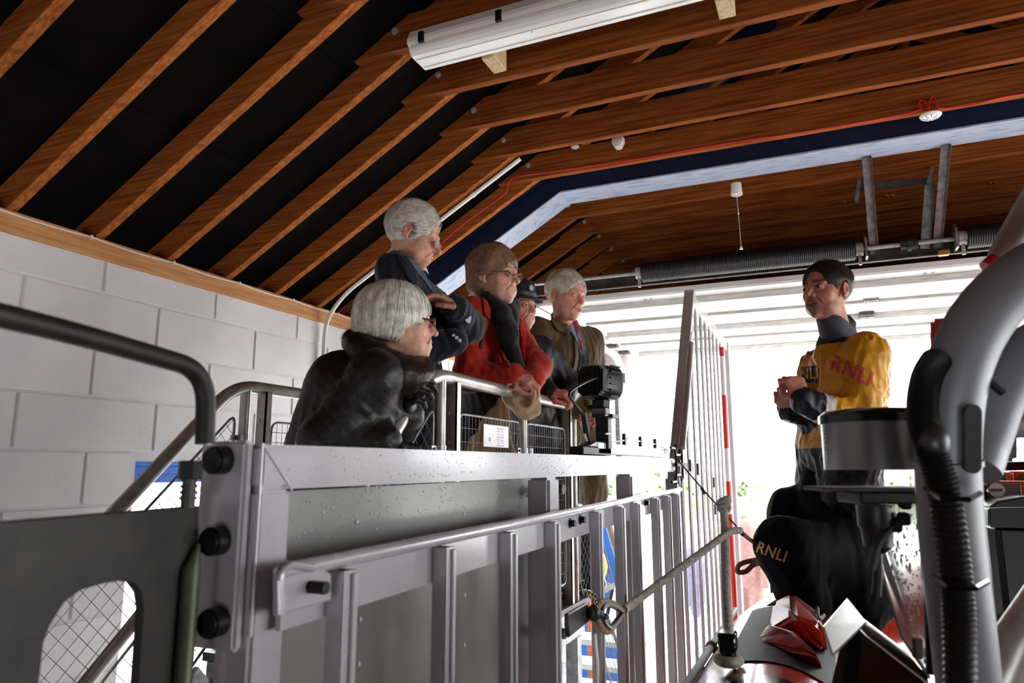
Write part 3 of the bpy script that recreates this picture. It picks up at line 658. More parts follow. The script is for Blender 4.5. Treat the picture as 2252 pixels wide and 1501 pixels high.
# raindrops
rng = np.random.RandomState(3); mb = MB()
def drop(x, y, z, r, nrm):
    n = np.array(nrm, float); sc = np.where(np.abs(n) > .5, .55, 1.0); mb.ball((x, y, z), r, 6, 4, tuple(sc*np.array([1, 1, 1.15 if abs(n[2]) < .5 else 1])))
for k in range(330):
    y = .78+1.1*rng.rand()**1.0; z = 2.14+.075*rng.rand(); drop(PX+.0005, y, z, .0008+.0012*rng.rand()**2, (1, 0, 0))
for y, z in ((1.03, 2.16), (1.42, 2.15), (1.05, 2.0), (1.05, 1.93), (1.43, 1.98), (1.43, 1.88), (1.02, 2.05)): drop(PX+.0005, y, z, .004, (1, 0, 0))
for k in range(330):
    y = .72+2.0*rng.rand(); z = 2.23+.05*rng.rand(); drop(FX+.0003, y, z, .0007+.001*rng.rand()**2, (1, 0, 0))
for k in range(120):
    y = .8+1.3*rng.rand(); an = rng.rand()*1.4; drop(-.625+.0105*math.sin(an), y, zl(y)+.0105*math.cos(an), .0008+.0008*rng.rand(), (0, 0, 1))
for y in bal[:6]:
    for k in range(16): drop(-.606, y+.006+.01*rng.rand(), 1.75+.35*rng.rand(), .0008+.001*rng.rand(), (1, 0, 0))
for k in range(60): drop(FX+.0003, 1.73+.06*rng.rand(), 1.8+.4*rng.rand(), .0008+.0008*rng.rand(), (1, 0, 0))
mb.build('raindrops', 'droplet', cg, smooth=True, kind='stuff')
# ================================================================ NEAR LEFT: curved bar and slotted plate
hp = [(-.7, .2, 2.398), (-.7, .42, 2.3915), (-.7, .652, 2.372), (-.7, .661, 2.279)]
gb = thing('grab_bar', 'dark curved grab bar bending down to the carriage corner post', 'grab bar', (-.7, .66, 2.27))
MB().tube(fillet([(-.7, .05, 2.40), (-.7, .44, 2.390), (-.7, .655, 2.368), (-.7, .661, 2.279)], .105, 10), .0118, 18).build('bar', 'black_steel', gb, smooth=True)
MB().cyl((-.7, .661, 2.283), (-.7, .661, 2.277), .0112, 18).build('bar_end', 'galv', gb)
MB().tube([(-.7, .05, 2.40), (-.7, -.25, 2.2), (-.7, -.3, 0)], .0118, 12).build('bar_leg', 'black_steel', gb, smooth=True)
sp = thing('slotted_plate', 'dark galvanised steel plate with a large rounded slot, bolted to the carriage', 'steel plate', (-.71, .5, 0))
def rrect(y0, y1, z0, z1, r, n=6):
    out = []
    for cy, cz, a0 in ((y1-r, z1-r, 0), (y0+r, z1-r, 90), (y0+r, z0+r, 180), (y1-r, z0+r, 270)):
        for k in range(n+1): an = math.radians(a0+90*k/n); out.append((cy+r*math.cos(an), cz+r*math.sin(an)))
    return out
def plate_hole(outer, hole, x, th):
    cu = bpy.data.curves.new('plate', 'CURVE'); cu.dimensions = '2D'; cu.fill_mode = 'BOTH'; cu.extrude = th/2; cu.bevel_depth = .0012; cu.bevel_resolution = 1
    for loop in (outer, hole):
        s_ = cu.splines.new('POLY'); s_.points.add(len(loop)-1); s_.use_cyclic_u = True
        for p, (a, b) in zip(s_.points, loop): p.co = (a, b, 0, 1)
    t = bpy.data.objects.new('plate', cu); COL.objects.link(t)
    me = bpy.data.meshes.new_from_object(t.evaluated_get(bpy.context.evaluated_depsgraph_get())); bpy.data.objects.remove(t)
    vs = [(x+v.co[2], v.co[0], v.co[1]) for v in me.vertices]; fs = [tuple(p.vertices) for p in me.polygons]; bpy.data.meshes.remove(me)
    return MB().add(vs, fs)
hq = [onX(*p, -.7) for p in ((100, 1400), (330, 1300), (215, 1265))]
hole = [(.487, 1.2), (.487, 2.085), (.495, 2.115), (.520, 2.128), (.570, 2.128), (.592, 2.118), (.602, 2.095), (.604, 1.2)]
hole = [(.488, 2.083), (.493, 2.099), (.505, 2.118), (.522, 2.128), (.548, 2.131), (.570, 2.131), (.585, 2.126), (.596, 2.114), (.601, 2.096), (.603, 1.99), (.603, 1.5), (.59, 1.45), (.5, 1.45), (.486, 1.5)]
outer = [(.15, 2.197), (.44, 2.199), (.665, 2.203), (.668, 2.17), (.668, 1.2), (.15, 1.2)]
plate_hole(outer, hole, -.715, .012).build('plate', 'black_steel', sp)
box((-.72, .2, 0), (-.69, .24, 1.2)).build('leg', 'black_steel', sp); box((-.72, .62, 0), (-.69, .66, 1.2)).build('leg', 'black_steel', sp)
MB().tube([(-.700, .663, 2.16), (-.700, .655, 2.13), (-.700, .655, 1.2)], [.002, .0105, .0105], 12).build('round_bar', mat('olive_zinc', (96, 104, 78), .5, .5, c2=(80, 86, 66), scale=20), sp, smooth=True)
q = onX(418, 1040, -.7)
jb = thing('jacking_bolt', 'large black hex bolt standing upright on the slotted plate', 'bolt', (-.7, q[1], 2.203))
MB().cyl((-.7, q[1], 2.203), (-.7, q[1], 2.236), .0085, 14).build('shank', 'galv_dark', jb, smooth=True)
for k in range(3): MB().cyl((-.7, q[1], 2.212+k*.007), (-.7, q[1], 2.216+k*.007), .0105, 14).build('thread', 'gunmetal', jb)
MB().cyl((-.7, q[1], 2.236), (-.7, q[1], 2.258), .0145, 6).build('head', 'bolt_black', jb, bevel=.001)
# ================================================================ WORK LAMP ON THE CARRIAGE
def yrot(a): c, s = math.cos(a), math.sin(a); return np.array([c, s, 0]), np.array([-s, c, 0])
lc = onX(1326, 842, FX-.03); LY = onX(1303, 960, FX-.03)[1]
wl_ = thing('work_lamp', 'black square LED work lamp with ribbed back on a post above the carriage', 'lamp', (FX-.03, LY, 2.29))
fx, fy = yrot(math.radians(68)); up = np.array([0, 0, 1.])      # lamp faces +fx
tilt = math.radians(12); lx = fx*math.cos(tilt)-up*math.sin(tilt)*.2; lx /= np.linalg.norm(lx); ly = np.cross(up, lx); ly /= np.linalg.norm(ly); lz = np.cross(lx, ly)
def lamp_pt(a, b, c): return lc+lx*a+ly*b+lz*c
k_ = .105*lc[1]/2.3/2.0
W2, H2 = .060, .058
def sq(u, s, n=24, p=3.6):
    out = []
    for i in range(n):
        t = 2*math.pi*i/n; c, s_ = math.cos(t), math.sin(t); r = (abs(c)**p+abs(s_)**p)**(-1/p)
        out.append(lamp_pt(u, W2*s*r*c, H2*s*r*s_))
    return out
def loft(rings, cap=True):
    mb = MB(); n = len(rings[0]); vs = [p for r in rings for p in r]; fs = []
    for i in range(len(rings)-1):
        for k in range(n): fs.append((i*n+k, i*n+(k+1) % n, (i+1)*n+(k+1) % n, (i+1)*n+k))
    if cap: fs += [tuple(range(n))[::-1], tuple((len(rings)-1)*n+k for k in range(n))]
    return mb.add(vs, fs)
hs = loft([sq(-.05, .80), sq(-.045, .9), sq(-.02, .97), sq(.028, 1.0), sq(.034, .97)]).build('housing', 'black_plastic', wl_, smooth=True)
for k in range(13):
    b = -W2*.86+k*W2*1.72/12
    h = H2*.93*(1-max(0, abs(b)/W2-.6)*1.0)
    MB().obox(lamp_pt(-.052, b, 0), lx, ly, lz, .03, .0035, 2*h*.93).build('fin', 'black_plastic', hs)
for s_ in (-1, 1):
    for k in range(6): MB().obox(lamp_pt(-.01, s_*W2*.99, -.05+.02*k), lx, ly, lz, .05, .006, .004).build('fin', 'black_plastic', hs)
loft([sq(.034, .88), sq(.038, .86)]).build('lens', 'glass_clear', hs)
zb_ = lc[2]-H2
mb = MB(); c0 = lamp_pt(-.01, 0, -H2-.014); mb.obox(c0, lx, ly, lz, .04, .05, .03); mb.build('bracket', 'black_plastic', wl_, bevel=.004)
MB().obox(lamp_pt(-.01, 0, -H2-.04), lx, ly, lz, .03, .06, .025).build('swivel', 'galv', wl_, bevel=.003); MB().cyl(lamp_pt(-.01, .03, -H2-.024), lamp_pt(-.01, .05, -H2-.024), .01, 8).build('bolt', 'bolt_black', wl_)
pxp = lamp_pt(-.012, -.012, -H2-.05)
box((pxp[0]-.022, pxp[1]-.022, 2.31), (pxp[0]+.022, pxp[1]+.022, pxp[2]+.0)).build('post', 'black_steel', wl_, bevel=.002)
box((pxp[0]-.03, pxp[1]-.03, pxp[2]-.012), (pxp[0]+.04, pxp[1]+.04, pxp[2])).build('post_cap', 'black_steel', wl_)
for z in (2.36, 2.42): mb = MB(); mb.cyl((pxp[0]+.026, pxp[1]-.07, z-.004), (pxp[0]+.026, pxp[1]+.03, z+.004), .003, 6); mb.build('pin', 'zinc', wl_)
base = box((FX-.058, pxp[1]-.26, 2.288), (FX-.012, pxp[1]+.04, 2.312)).build('base', 'black_steel', wl_, bevel=.002)
MB().prism([(FX-.05, pxp[1]-.22, 2.312), (FX-.05, pxp[1]-.02, 2.312), (FX-.05, pxp[1]-.02, 2.335), (FX-.05, pxp[1]-.12, 2.332)], (.035, 0, 0)).build('clamp_block', 'black_plastic', base, bevel=.003)
cpts = [lamp_pt(-.045, -.02, -.01), lamp_pt(-.10, -.05, .0), onX(1255, 860, FX-.03), onX(1262, 885, FX-.03), onX(1283, 912, FX-.03), onX(1290, 945, FX-.03), onX(1298, 975, FX-.03)]
MB().tube(bez(cpts, 6), .0042, 8).build('cable', 'black_plastic', wl_, smooth=True)
MB().tube([onX(1283, 905, FX-.03), onX(1290, 950, FX-.03)], [.009, .012], 8).build('cable_gland', 'black_plastic', wl_, smooth=True)
# ================================================================ ROPES AND LINES
def rope(name, label, pts, r, m, n=6, seg=10, twist=True):
    P = bez(pts, n); mb = MB(); mb.tube(P, r, seg)
    return tag(mb.build(name, m, smooth=True), label, 'rope')
ex = lambda px, py, X: onX(px, py, X)
k1 = at(1600, 1172, 2.45); k2 = at(1628, 1166, 2.5)
eye = onX(1335, 1352, -.58)
mr = thing('mooring_rope', 'grey braided rope running from a shackled eye up to the wire', 'rope', eye)
MB().tube(bez([onX(1372, 1340, -.575), onX(1420, 1305, -.55), (onX(1420, 1305, -.55)*.35+k1*.65), k1, (k1+k2)/2+np.array([0, 0, .004]), k2], 6), .0125, 12).build('line', 'rope_grey', mr, smooth=True)
lp = [onX(*p, -.578) for p in ((1372, 1345), (1350, 1328), (1325, 1322), (1312, 1340), (1318, 1372), (1335, 1388), (1352, 1372))]
MB().tube(bez(lp+[lp[0]], 4)[:-1], .009, 10, closed=True).build('spliced_eye', 'rope_tan', mr, smooth=True)
lp2 = [p+np.array([.006, 0, 0]) for p in lp]; cpt = sum(lp2)/len(lp2)
MB().tube(bez([cpt+(p-cpt)*.78 for p in lp2]+[cpt+(lp2[0]-cpt)*.78], 4)[:-1], .007, 8, closed=True).build('thimble', 'gunmetal', mr, smooth=True)
s0 = onX(1306, 1348, -.575); s1 = onX(1332, 1355, -.56)
sh = thing('shackle', 'dark steel shackle pin joining the plate to the rope eye', 'shackle', s0)
MB().tube([onX(1290, 1345, -.6), s0, onX(1322, 1352, -.565)], [.011, .013, .011], 12).build('pin', 'gunmetal', sh, smooth=True); MB().ball(s0, .0175, 14, 10, (1, .7, 1.25)).build('head', 'gunmetal', sh, smooth=True); MB().ball(s1, .009, 10, 8, (1, 1.5, .9)).build('nut', 'gunmetal', sh, smooth=True)
ch = MB()
for k, p in enumerate(((1293, 1304), (1300, 1308), (1307, 1312), (1308, 1322), (1310, 1330))):
    q = onX(*p, -.575); ch.tube([q+np.array([0, .011*math.cos(t), .007*math.sin(t)]) for t in np.linspace(0, 2*math.pi, 8)[:-1]], .0022, 6, closed=True)
tag(ch.build('keeper_chain', mat('brass_dull', (120, 106, 66), .45, .6), smooth=True), 'short brass chain hanging beside the rope eye', 'chain')
rope('lashing_line', 'pale braided line hanging straight down below the rope eye', [onX(1306, 1392, -.585), onX(1308, 1420, -.585), onX(1312, 1470, -.585), onX(1310, 1560, -.585), onX(1310, 1700, -.585)], .007, 'rope_white')
# vertical strop to the boat cleat
cl = onZ(1602, 1440, 1.76)
rope('lifting_strop', 'grey braided strop hanging from the knotted wire down to the boat cleat', [at(1592, 1108, 2.6), at(1594, 1180, 2.5), cl*.55+at(1594, 1200, 2.45)*.45, cl+np.array([0, .03, .03]), cl], .0145, 'rope_grey')
kn = MB(); kc = at(1592, 1108, 2.6)
for k in range(3): kn.tube([kc+np.array([.018*math.cos(t), .018*math.sin(t), .012*(k-1)+.01*math.sin(t+k)]) for t in np.linspace(0, 2*math.pi, 10)[:-1]], .010, 8, closed=True)
tag(kn.build('rope_knot', 'rope_grey', smooth=True), 'tight knot of grey rope tied to an upright carriage bar', 'knot')
wire = thing('tether_wire', 'thin steel tether wire slanting from the frame pin down to the rope', 'wire', at(1625, 1165, 2.5))
MB().tube([onX(1490, 1010, FX+.03), at(1545, 1075, 2.95), k2], .0032, 6).build('strand', 'galv_dark', wire, smooth=True); MB().tube([at(1618, 1160, 2.5), k2, at(1635, 1176, 2.5)], .008, 8).build('end_clip', 'bolt_black', wire); MB().tube([at(1543, 1072, 2.95), at(1550, 1085, 2.93)], .007, 8).build('sleeve', 'gunmetal', wire)
rope('stern_rope', 'tan rope leading from the wire clip behind the crewman and looping over the boat tube', [at(1630, 1170, 2.5), at(1652, 1188, 2.75), at(1690, 1215, 3.05)], .008, 'rope_tan')
rope('looped_rope', 'tan rope bent in a loop on top of the orange boat tube', [at(1690, 1228, 2.9), at(1655, 1232, 2.95), at(1628, 1240, 2.95), at(1622, 1256, 2.95), at(1640, 1256, 2.95), at(1660, 1240, 2.95), at(1690, 1238, 2.9)], .0105, 'rope_tan')
# ================================================================ RED AND WHITE POLE
pq = onX(1604, 1100, -.56)
rp_ = thing('marker_pole', 'slim pole in red and white bands behind the carriage bars', 'pole', (pq[0], pq[1], .4))
zpx = lambda y: onX(1604, y, pq[0])[2]*0+EYE+(at(1604, y, 1)[2]-EYE)*pq[1]/at(1604, y, 1)[1]
for (za, zb2, m_) in ((.4, zpx(1130), 'red_pole'), (zpx(1130), zpx(1105), 'sign_white'), (zpx(1105), zpx(1058), 'red_pole'), (zpx(1058), zpx(985), 'sign_white'), (zpx(985), zpx(868), 'red_pole'), (zpx(868), zpx(782), 'sign_white'), (zpx(782), zpx(762), 'red_pole')):
    MB().cyl((pq[0], pq[1], za), (pq[0], pq[1], zb2), .015, 14).build('band', m_, rp_, smooth=True)
# ================================================================ BOAT
boat = thing('rescue_boat', 'orange inflatable rescue boat with black pads, console and grey roll bar', 'boat', (.55, 2.2, .3))
TX, TZc, TR = -.19, 1.47, .27
def tubepath(s_=1):
    cx = .55
    L = [(TX, -.8), (TX, 2.6), (TX+.03, 3.3), (TX+.16, 4.0), (TX+.45, 4.6), (cx, 4.9)]
    return [(cx+(x-cx)*s_, y, TZc) for x, y in L]
MB().tube(bez(tubepath(1), 8), TR, 40).build('inflatable_tube', 'orange_boat', boat, smooth=True)
MB().tube(bez(tubepath(-1), 8), TR, 40).build('inflatable_tube', 'orange_boat', boat, smooth=True)
def patch(a0, a1, y0, y1, r, n=14, x=TX):
    vs = []; fs = []
    ys_ = np.linspace(y0, y1, 8); an = np.linspace(math.radians(a0), math.radians(a1), n)
    for rr_ in (r, r-.012):
        for y in ys_:
            for a in an: vs.append((x+rr_*math.sin(a), y, TZc+rr_*math.cos(a)))
    N = len(ys_)*n
    for i in range(len(ys_)-1):
        for k in range(n-1):
            q = (i*n+k, i*n+k+1, (i+1)*n+k+1, (i+1)*n+k); fs += [q, tuple(N+t for t in q[::-1])]
    bd = [k for k in range(n)]+[i*n+n-1 for i in range(1, len(ys_))]+[(len(ys_)-1)*n+k for k in range(n-2, -1, -1)]+[i*n for i in range(len(ys_)-2, 0, -1)]
    for i in range(len(bd)): a, b = bd[i], bd[(i+1) % len(bd)]; fs.append((a, b, N+b, N+a))
    return MB().add(vs, fs)
patch(-24, 38, 2.12, 2.95, TR+.004).build('tread_pad', 'black_rubber', boat, smooth=True)
patch(-30, 60, 1.2, 1.98, TR+.005).build('stern_pad', 'black_wet', boat, smooth=True)
for k in range(7): patch(-70+k*1.5, -58+k*1.5, 1.9+k*.075, 1.93+k*.075, TR+.003, 8).build('tube_seam', 'black_rubber', boat)
# striped grab rope along the tube
gp = [onX(1440, 1520, -.45), onX(1490, 1440, -.44), onX(1520, 1393, -.42), onX(1560, 1340, -.40), onX(1590, 1300, -.39), onX(1620, 1255, -.36)]
gp = [np.array([TX+(TR+.014)*math.sin(a), y, TZc+(TR+.014)*math.cos(a)]) for a, y in ((-.86, 1.5), (-.85, 1.75), (-.85, 2.0), (-.84, 2.28), (-.85, 2.6), (-.86, 2.95), (-.86, 3.3))]
G = bez(gp, 14); gr = MB().tube(G[:52], .0115, 10).build('grab_rope', 'rope_white', boat, smooth=True)
mb = MB()
for i in range(len(G)-1):
    for f_ in (.15, .65):
        c = G[i]*(1-f_)+G[i+1]*f_; d = G[i+1]-G[i]; d /= np.linalg.norm(d); mb.cyl(c-d*.0033, c+d*.0033, .0122, 10)
mb.build('stripe', 'black_plastic', gr, kind='stuff')
MB().tube(G[50:], .0115, 10).build('grab_rope', 'rope_grey', boat, smooth=True)
for i in (28, 56): MB().tube([G[i]-(G[i+1]-G[i])*.8, G[i], G[i]+(G[i+1]-G[i])*.8], [.013, .02, .013], 10).build('rope_cleat', 'rope_tan', boat, smooth=True)
# cleat where the strop lands
ck = MB(); ck.cyl(cl+[0, 0, -.03], cl+[0, 0, .03], .02, 14); ck.obox(cl+np.array([0, 0, .035]), (0, 1, 0), (1, 0, 0), (0, 0, 1), .06, .045, .05); ck.build('cleat', 'black_gloss', boat, bevel=.005, smooth=True)
MB().tube([cl+np.array([.026*math.cos(t), .026*math.sin(t), -.012]) for t in np.linspace(0, 2*math.pi, 14)[:-1]], .014, 10, closed=True).build('strop_turn', 'rope_grey', boat, smooth=True)
# floor and console of the boat
box((-.1, -.6, 1.0), (1.2, 4.0, 1.06)).build('boat_floor', 'black_rubber', boat, bevel=.01)
box((-.1, -.6, .3), (1.2, 4.0, 1.0)).build('hull', 'orange_boat', boat, bevel=.1, segs=3)
# console: black cowl with orange framed instrument boxes
co = box((.415, 2.52, 1.06), (1.15, 3.0, 2.10)).build('console', 'black_plastic', boat, bevel=.03, segs=3)
MB().prism([(.41, 2.50, 2.08), (.415, 2.50, 2.135), (.44, 2.50, 2.155), (.50, 2.50, 2.168), (1.15, 2.50, 2.175), (1.15, 2.50, 2.08)], (0, .16, 0)).build('cowl', 'black_plastic', co, bevel=.006, segs=2)
def face(px0, py0, px1, py1, Y, m, nm, par, d=.004, bv=.002):
    p, q = onY(px0, py1, Y), onY(px1, py0, Y); return box((p[0], Y, p[2]), (q[0], Y+d, q[2])).build(nm, m, par, bevel=bv)
ib = face(2158, 1058, 2300, 1120, 2.72, 'orange_plastic', 'instrument_box', co, .1, .006)
face(2164, 1064, 2245, 1118, 2.712, 'grey_label', 'face_plate', ib)
q = onY(2192, 1077, 2.71); MB().cyl(q, q+np.array([0, -.003, 0]), .022, 20).build('round_label', 'sign_white', ib); face(2180, 1074, 2204, 1080, 2.703, 'grey_label', 'label_band', ib, .002, 0)
ib2 = face(2155, 1038, 2226, 1075, 3.0, 'orange_plastic', 'instrument_box', co, .1, .006); face(2166, 1043, 2214, 1075, 2.99, 'galv_dark', 'face_plate', ib2)
ib3 = face(2234, 1036, 2330, 1075, 3.0, 'orange_plastic', 'instrument_box', co, .1, .006); face(2246, 1042, 2330, 1075, 2.99, 'galv_dark', 'face_plate', ib3)
MB().ball(onY(2162, 1080, 2.66), .016, 12, 8, (1, 1, 1.6)).build('switch_knob', 'black_gloss', co, smooth=True); MB().ball(onY(2182, 1052, 2.9), .015, 12, 8).build('switch_knob', 'black_gloss', co, smooth=True)
MB().tube([onY(2155, 1026, 3.1), onY(2360, 1022, 3.1)], .016, 12).build('console_rail', 'black_wet', co, smooth=True)
MB().beam(onY(2170, 1116, 2.497), onY(2330, 1113, 2.497), .003, .002).build('trim_line', 'zinc', co)
# seat pad and red tube bits, yellow reflection painted as a strip, lower right
MB().tube([at(2320, 1290, 1.15), at(2235, 1410, 1.15), at(2190, 1520, 1.15)], .034, 16).build('grab_rail', 'rail_steel', boat, smooth=True)
box((.36, 2.0, 1.06), (1.15, 2.45, 1.72)).build('pod_seat', 'orange_boat', boat, bevel=.06, segs=3); MB().tube([at(2175, 1480, 1.9), at(2230, 1380, 2.0)], .02, 10).build('yellow_reflection', 'yellow_paint', boat)
# ---- roll bar
rb = thing('roll_bar', 'thick grey tubular roll bar arching over the boat with black hoses', 'roll bar', (.14, 1.07, 1.1))
D = .9
pp = [at(2150, 1700, .92), at(2118, 1400, .92), at(2090, 1150, .92), at(2085, 950, .92), at(2110, 800, .92), at(2175, 680, .92), at(2285, 590, .92), at(2450, 530, .92), at(2700, 500, .92)]
mb = MB().tube(bez(pp, 8), .038, 28); mb.build('main_hoop', 'cream_tube', rb, smooth=True)
pp2 = [at(2140, 1030, .96), at(2160, 970, .975), at(2200, 860, .98), at(2270, 770, .98), at(2400, 690, .98)]
MB().tube(bez(pp2, 8), .034, 24).build('rear_hoop', 'cream_tube', rb, smooth=True)
# long rounded slot fitting
c = at(2141, 965, .865); uu = at(2141, 900, .865)-c; uu /= np.linalg.norm(uu); rr2 = VR; nn = np.cross(rr2, uu)
def stad(c, w_, h_, n=10): return [c+rr2*(w_*math.cos(a))+uu*((h_-w_)*(1 if math.sin(a) >= 0 else -1)+w_*math.sin(a)) for a in np.linspace(0, 2*math.pi, 2*n+1)[:-1]]
MB().prism(stad(c, .0105, .042), nn*-.006).build('slot_surround', 'black_plastic', rb); MB().prism(stad(c-nn*.0062-uu*.006, .005, .024), nn*-.0005).build('slot_strip', 'galv', rb)
# coupling collar
MB().tube([at(2084, 1010, .915), at(2085, 1022, .915)], .0395, 28).build('collar', 'cream_tube', rb, smooth=True)
# corrugated hose
hp_ = [at(2060, 790, .90), at(2038, 830, .88), at(2028, 900, .86), at(2042, 970, .84), at(2075, 1080, .83), at(2100, 1250, .83), at(2110, 1400, .83), at(2112, 1600, .83)]
Hs = bez(hp_, 26); ho = MB().tube(Hs, [.0165+(.0016 if i % 2 else -.0012) for i in range(len(Hs))], 14).build('hose', 'black_plastic', rb, smooth=True)
hp3 = [at(2125, 1040, .85), at(2135, 1250, .84), at(2150, 1400, .84), at(2155, 1600, .84)]
for px, py in ((2095, 1090), (2110, 1285)):
    MB().tube([at(px-60, py-18, .85), at(px-25, py+4, .80), at(px+35, py+8, .80), at(px+60, py-6, .85)], .0035, 6).build('cable_tie', 'black_gloss', rb, smooth=True)
MB().ball(at(2052, 968, .835), .0175, 14, 10, (1, 1, 1.3)).build('hose_joint', 'gunmetal', rb, smooth=True)
# bracket plate behind
MB().tube([at(2012, 860, .98), at(2040, 1100, .98), at(2046, 1480, .98)], .006, 8).build('edge_strip', 'black_gloss', rb, smooth=True)
# cross pipe on the right, clamp and wet rope bundle
MB().tube([at(2180, 935, 1.15), at(2380, 930, 1.15)], .022, 14).build('cross_tube', 'cream_tube', rb, smooth=True)
MB().obox(at(2205, 980, 1.05), VR, VF, VU, .03, .03, .045).build('clamp', 'gunmetal', rb, bevel=.006, segs=2)
MB().tube([at(2168, 830, .9), at(2205, 862, .9)], .006, 8).build('strap', 'black_plastic', rb)
tag(MB().tube(bez([at(2330, 780, 1.2), at(2250, 860, 1.15), at(2195, 885, 1.1)], 5), [.045, .045, .044, .042, .04, .04, .04, .04, .038, .034, .02], 12).build('rope_bundle', mat('rope_bundle', (130, 112, 92), .6, c2=(90, 60, 50), scale=40, bump=.006, bscale=60), smooth=True), 'wet brown bundle of rope lashed behind the roll bar', 'rope bundle')
rf = thing('radar_mast', 'grey tube strut slanting behind the top of the roll bar', 'tube', at(2330, 420, 1.3))
MB().tube([at(2170, 720, 1.3), at(2212, 560, 1.3), at(2300, 400, 1.3)], .028, 16).build('strut', 'rail_steel', rf, smooth=True)
MB().obox(at(2072, 735, 1.1), VR, VF, VU, .02, .04, .05).build('red_light', 'red_paint', rf, bevel=.006, segs=2); MB().tube([at(2170, 590, 1.2), at(2190, 572, 1.2)], .014, 10).build('red_clip', 'red_paint', rf)
# ---- round device on a bracket
dv = thing('radar_housing', 'round grey housing with black rims on a bracket beside the roll bar', 'radar housing', at(1935, 1075, 1.08))
dc = at(1935, 1065, 1.08); dt = at(1927, 900, 1.08); ax = np.array([0, 0, 1.]); hh = (dt-dc)[2]
rad = .076
MB().lathe(dc, ax, [(0, .05), (.0, .066), (.008, rad+.002), (.022, rad+.004), (.024, rad)], 40).build('lower_rim', 'black_gloss', dv, smooth=True)
MB().lathe(dc+ax*.022, ax, [(0, rad), (hh-.04, rad)], 40).build('body', 'device_grey', dv, smooth=True)
MB().lathe(dc+ax*(hh-.02), ax, [(0, rad+.003), (.012, rad+.003), (.018, rad-.004), (.021, rad-.02), (.022, .02)], 40).build('lid', 'black_gloss', dv, smooth=True)
g = at(1993, 985, 1.03); MB().beam(dc+np.array([VR[0]*.045, VR[1]*.045, 0])-VF*.064+ax*.02, dc+np.array([VR[0]*.045, VR[1]*.045, 0])-VF*.064+ax*(hh-.012), .004, .006, VR).build('groove', 'black_gloss', dv)
for k in range(12): MB().ball(dc-np.array(VR)*(rad+.001)+ax*(.03+k*.006), .0014, 6, 4).build('drip', 'droplet', dv)
MB().obox(dc+VR*-.01-ax*.006, VR, _Fh, ax, .175, .1, .006).build('bracket', 'galv_dark', dv, bevel=.002)
MB().obox(dc+VR*.01-ax*.018, VR, _Fh, ax, .12, .08, .018).build('mount', 'black_plastic', dv, bevel=.003)
MB().lathe(dc+VR*-.01-ax*.03, -ax, [(0, .026), (.03, .026), (.036, .022), (.06, .02), (.07, .008)], 20).build('connector', 'black_plastic', dv, smooth=True)
MB().tube(bez([dc+VR*-.012-ax*.09, dc+VR*-.015-ax*.13, dc+VR*-.02-ax*.16], 4), .007, 8).build('cable', 'black_plastic', dv, smooth=True)
MB().tube(bez([at(1985, 1140, 1.05), at(1955, 1160, 1.05), at(1930, 1195, 1.05), at(1915, 1250, 1.05)], 6), .0075, 8).build('cable', 'black_plastic', dv, smooth=True)
for p in ((1990, 1105), (1988, 1140), (1970, 1155)): MB().obox(at(*p, 1.05), VR, VF, VU, .016, .016, .018).build('cable_clamp', 'black_gloss', dv, bevel=.003)
# ---- wet windscreen
ws = thing('windscreen', 'clear wet windscreen panel with water streaks beside the roll bar', 'windscreen', at(1990, 1480, 1.12))
wq = [at(1912, 1180, 1.13), at(1908, 1085, 1.13), at(2040, 1085, 1.1), at(2044, 1490, 1.1), at(1985, 1400, 1.12)]
MB().prism(wq, VF*.006).build('pane', 'glass_clear', ws)
mb = MB(); rng = np.random.RandomState(5); wn = -VF
for k in range(420):
    u, v = rng.rand(), rng.rand(); p = (wq[1]*(1-u)+wq[2]*u)*(1-v)+((wq[0]*.6+wq[4]*.4)*(1-u)+wq[3]*u)*v
    px_ = u; 
    if v > .35+.75*u+.15: continue
    mb.ball(p+wn*.0008, .0009+.0016*rng.rand()**2, 6, 4, (1, .6, 1+1.5*(rng.rand() > .6)))
mb.build('raindrops', 'droplet', ws, kind='stuff', smooth=True)
MB().tube([wq[0], wq[1]], .003, 6).build('edge', 'galv', ws); MB().tube([wq[0], wq[4], wq[3]], .003, 6).build('edge', 'galv', ws)
MB().obox(at(2018, 1425, 1.09), VR, VF, VU, .014, .01, .03).build('clip', 'galv_dark', ws, bevel=.002)
# small orange kit hanging behind
tag(MB().obox(at(2040, 1225, 1.25), VR, VF, VU, .022, .02, .085).build('strobe_case', 'orange_plastic', bevel=.006, segs=2), 'small bright orange case hanging behind the roll bar pillar', 'case')
# ---- black box bag in the foreground and red dry bag on the tube
def hexa(name, m, pts, label, cat, bevel=.012, segs=3):
    mb = MB(); mb.add(pts, [(0,3,2,1),(4,5,6,7),(0,1,5,4),(1,2,6,5),(2,3,7,6),(3,0,4,7)]); return tag(mb.build(name, m, bevel=bevel, segs=segs, smooth=True), label, cat)
A = at(1800, 1395, 1.18); B = at(1858, 1325, 1.42); C2 = at(1905, 1385, 1.28); Dd = at(1822, 1470, 1.05)
fw = at(2060, 1530, 1.12)-at(1890, 1395, 1.25)
lo = np.array([0, 0, -.16])
hexa('equipment_case', 'black_gloss', [A+lo*.55, Dd+lo, Dd+fw+lo, A+fw+lo*.6, B, C2, C2+fw, B+fw], 'glossy black equipment case lying on its side on the boat', 'case', .012)
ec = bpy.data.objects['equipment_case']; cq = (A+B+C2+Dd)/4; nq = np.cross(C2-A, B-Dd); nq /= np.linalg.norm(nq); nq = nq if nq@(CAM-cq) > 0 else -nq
MB().prism([cq+(p-cq)*.93+nq*.012 for p in (A, Dd, C2, B)], nq*.004).build('end_sheen', mat('sheen_grey', (96, 94, 90), .22, c2=(84, 82, 78), scale=4), ec, bevel=.002)  # paler end face: sky reflection on the black plastic put into the colour
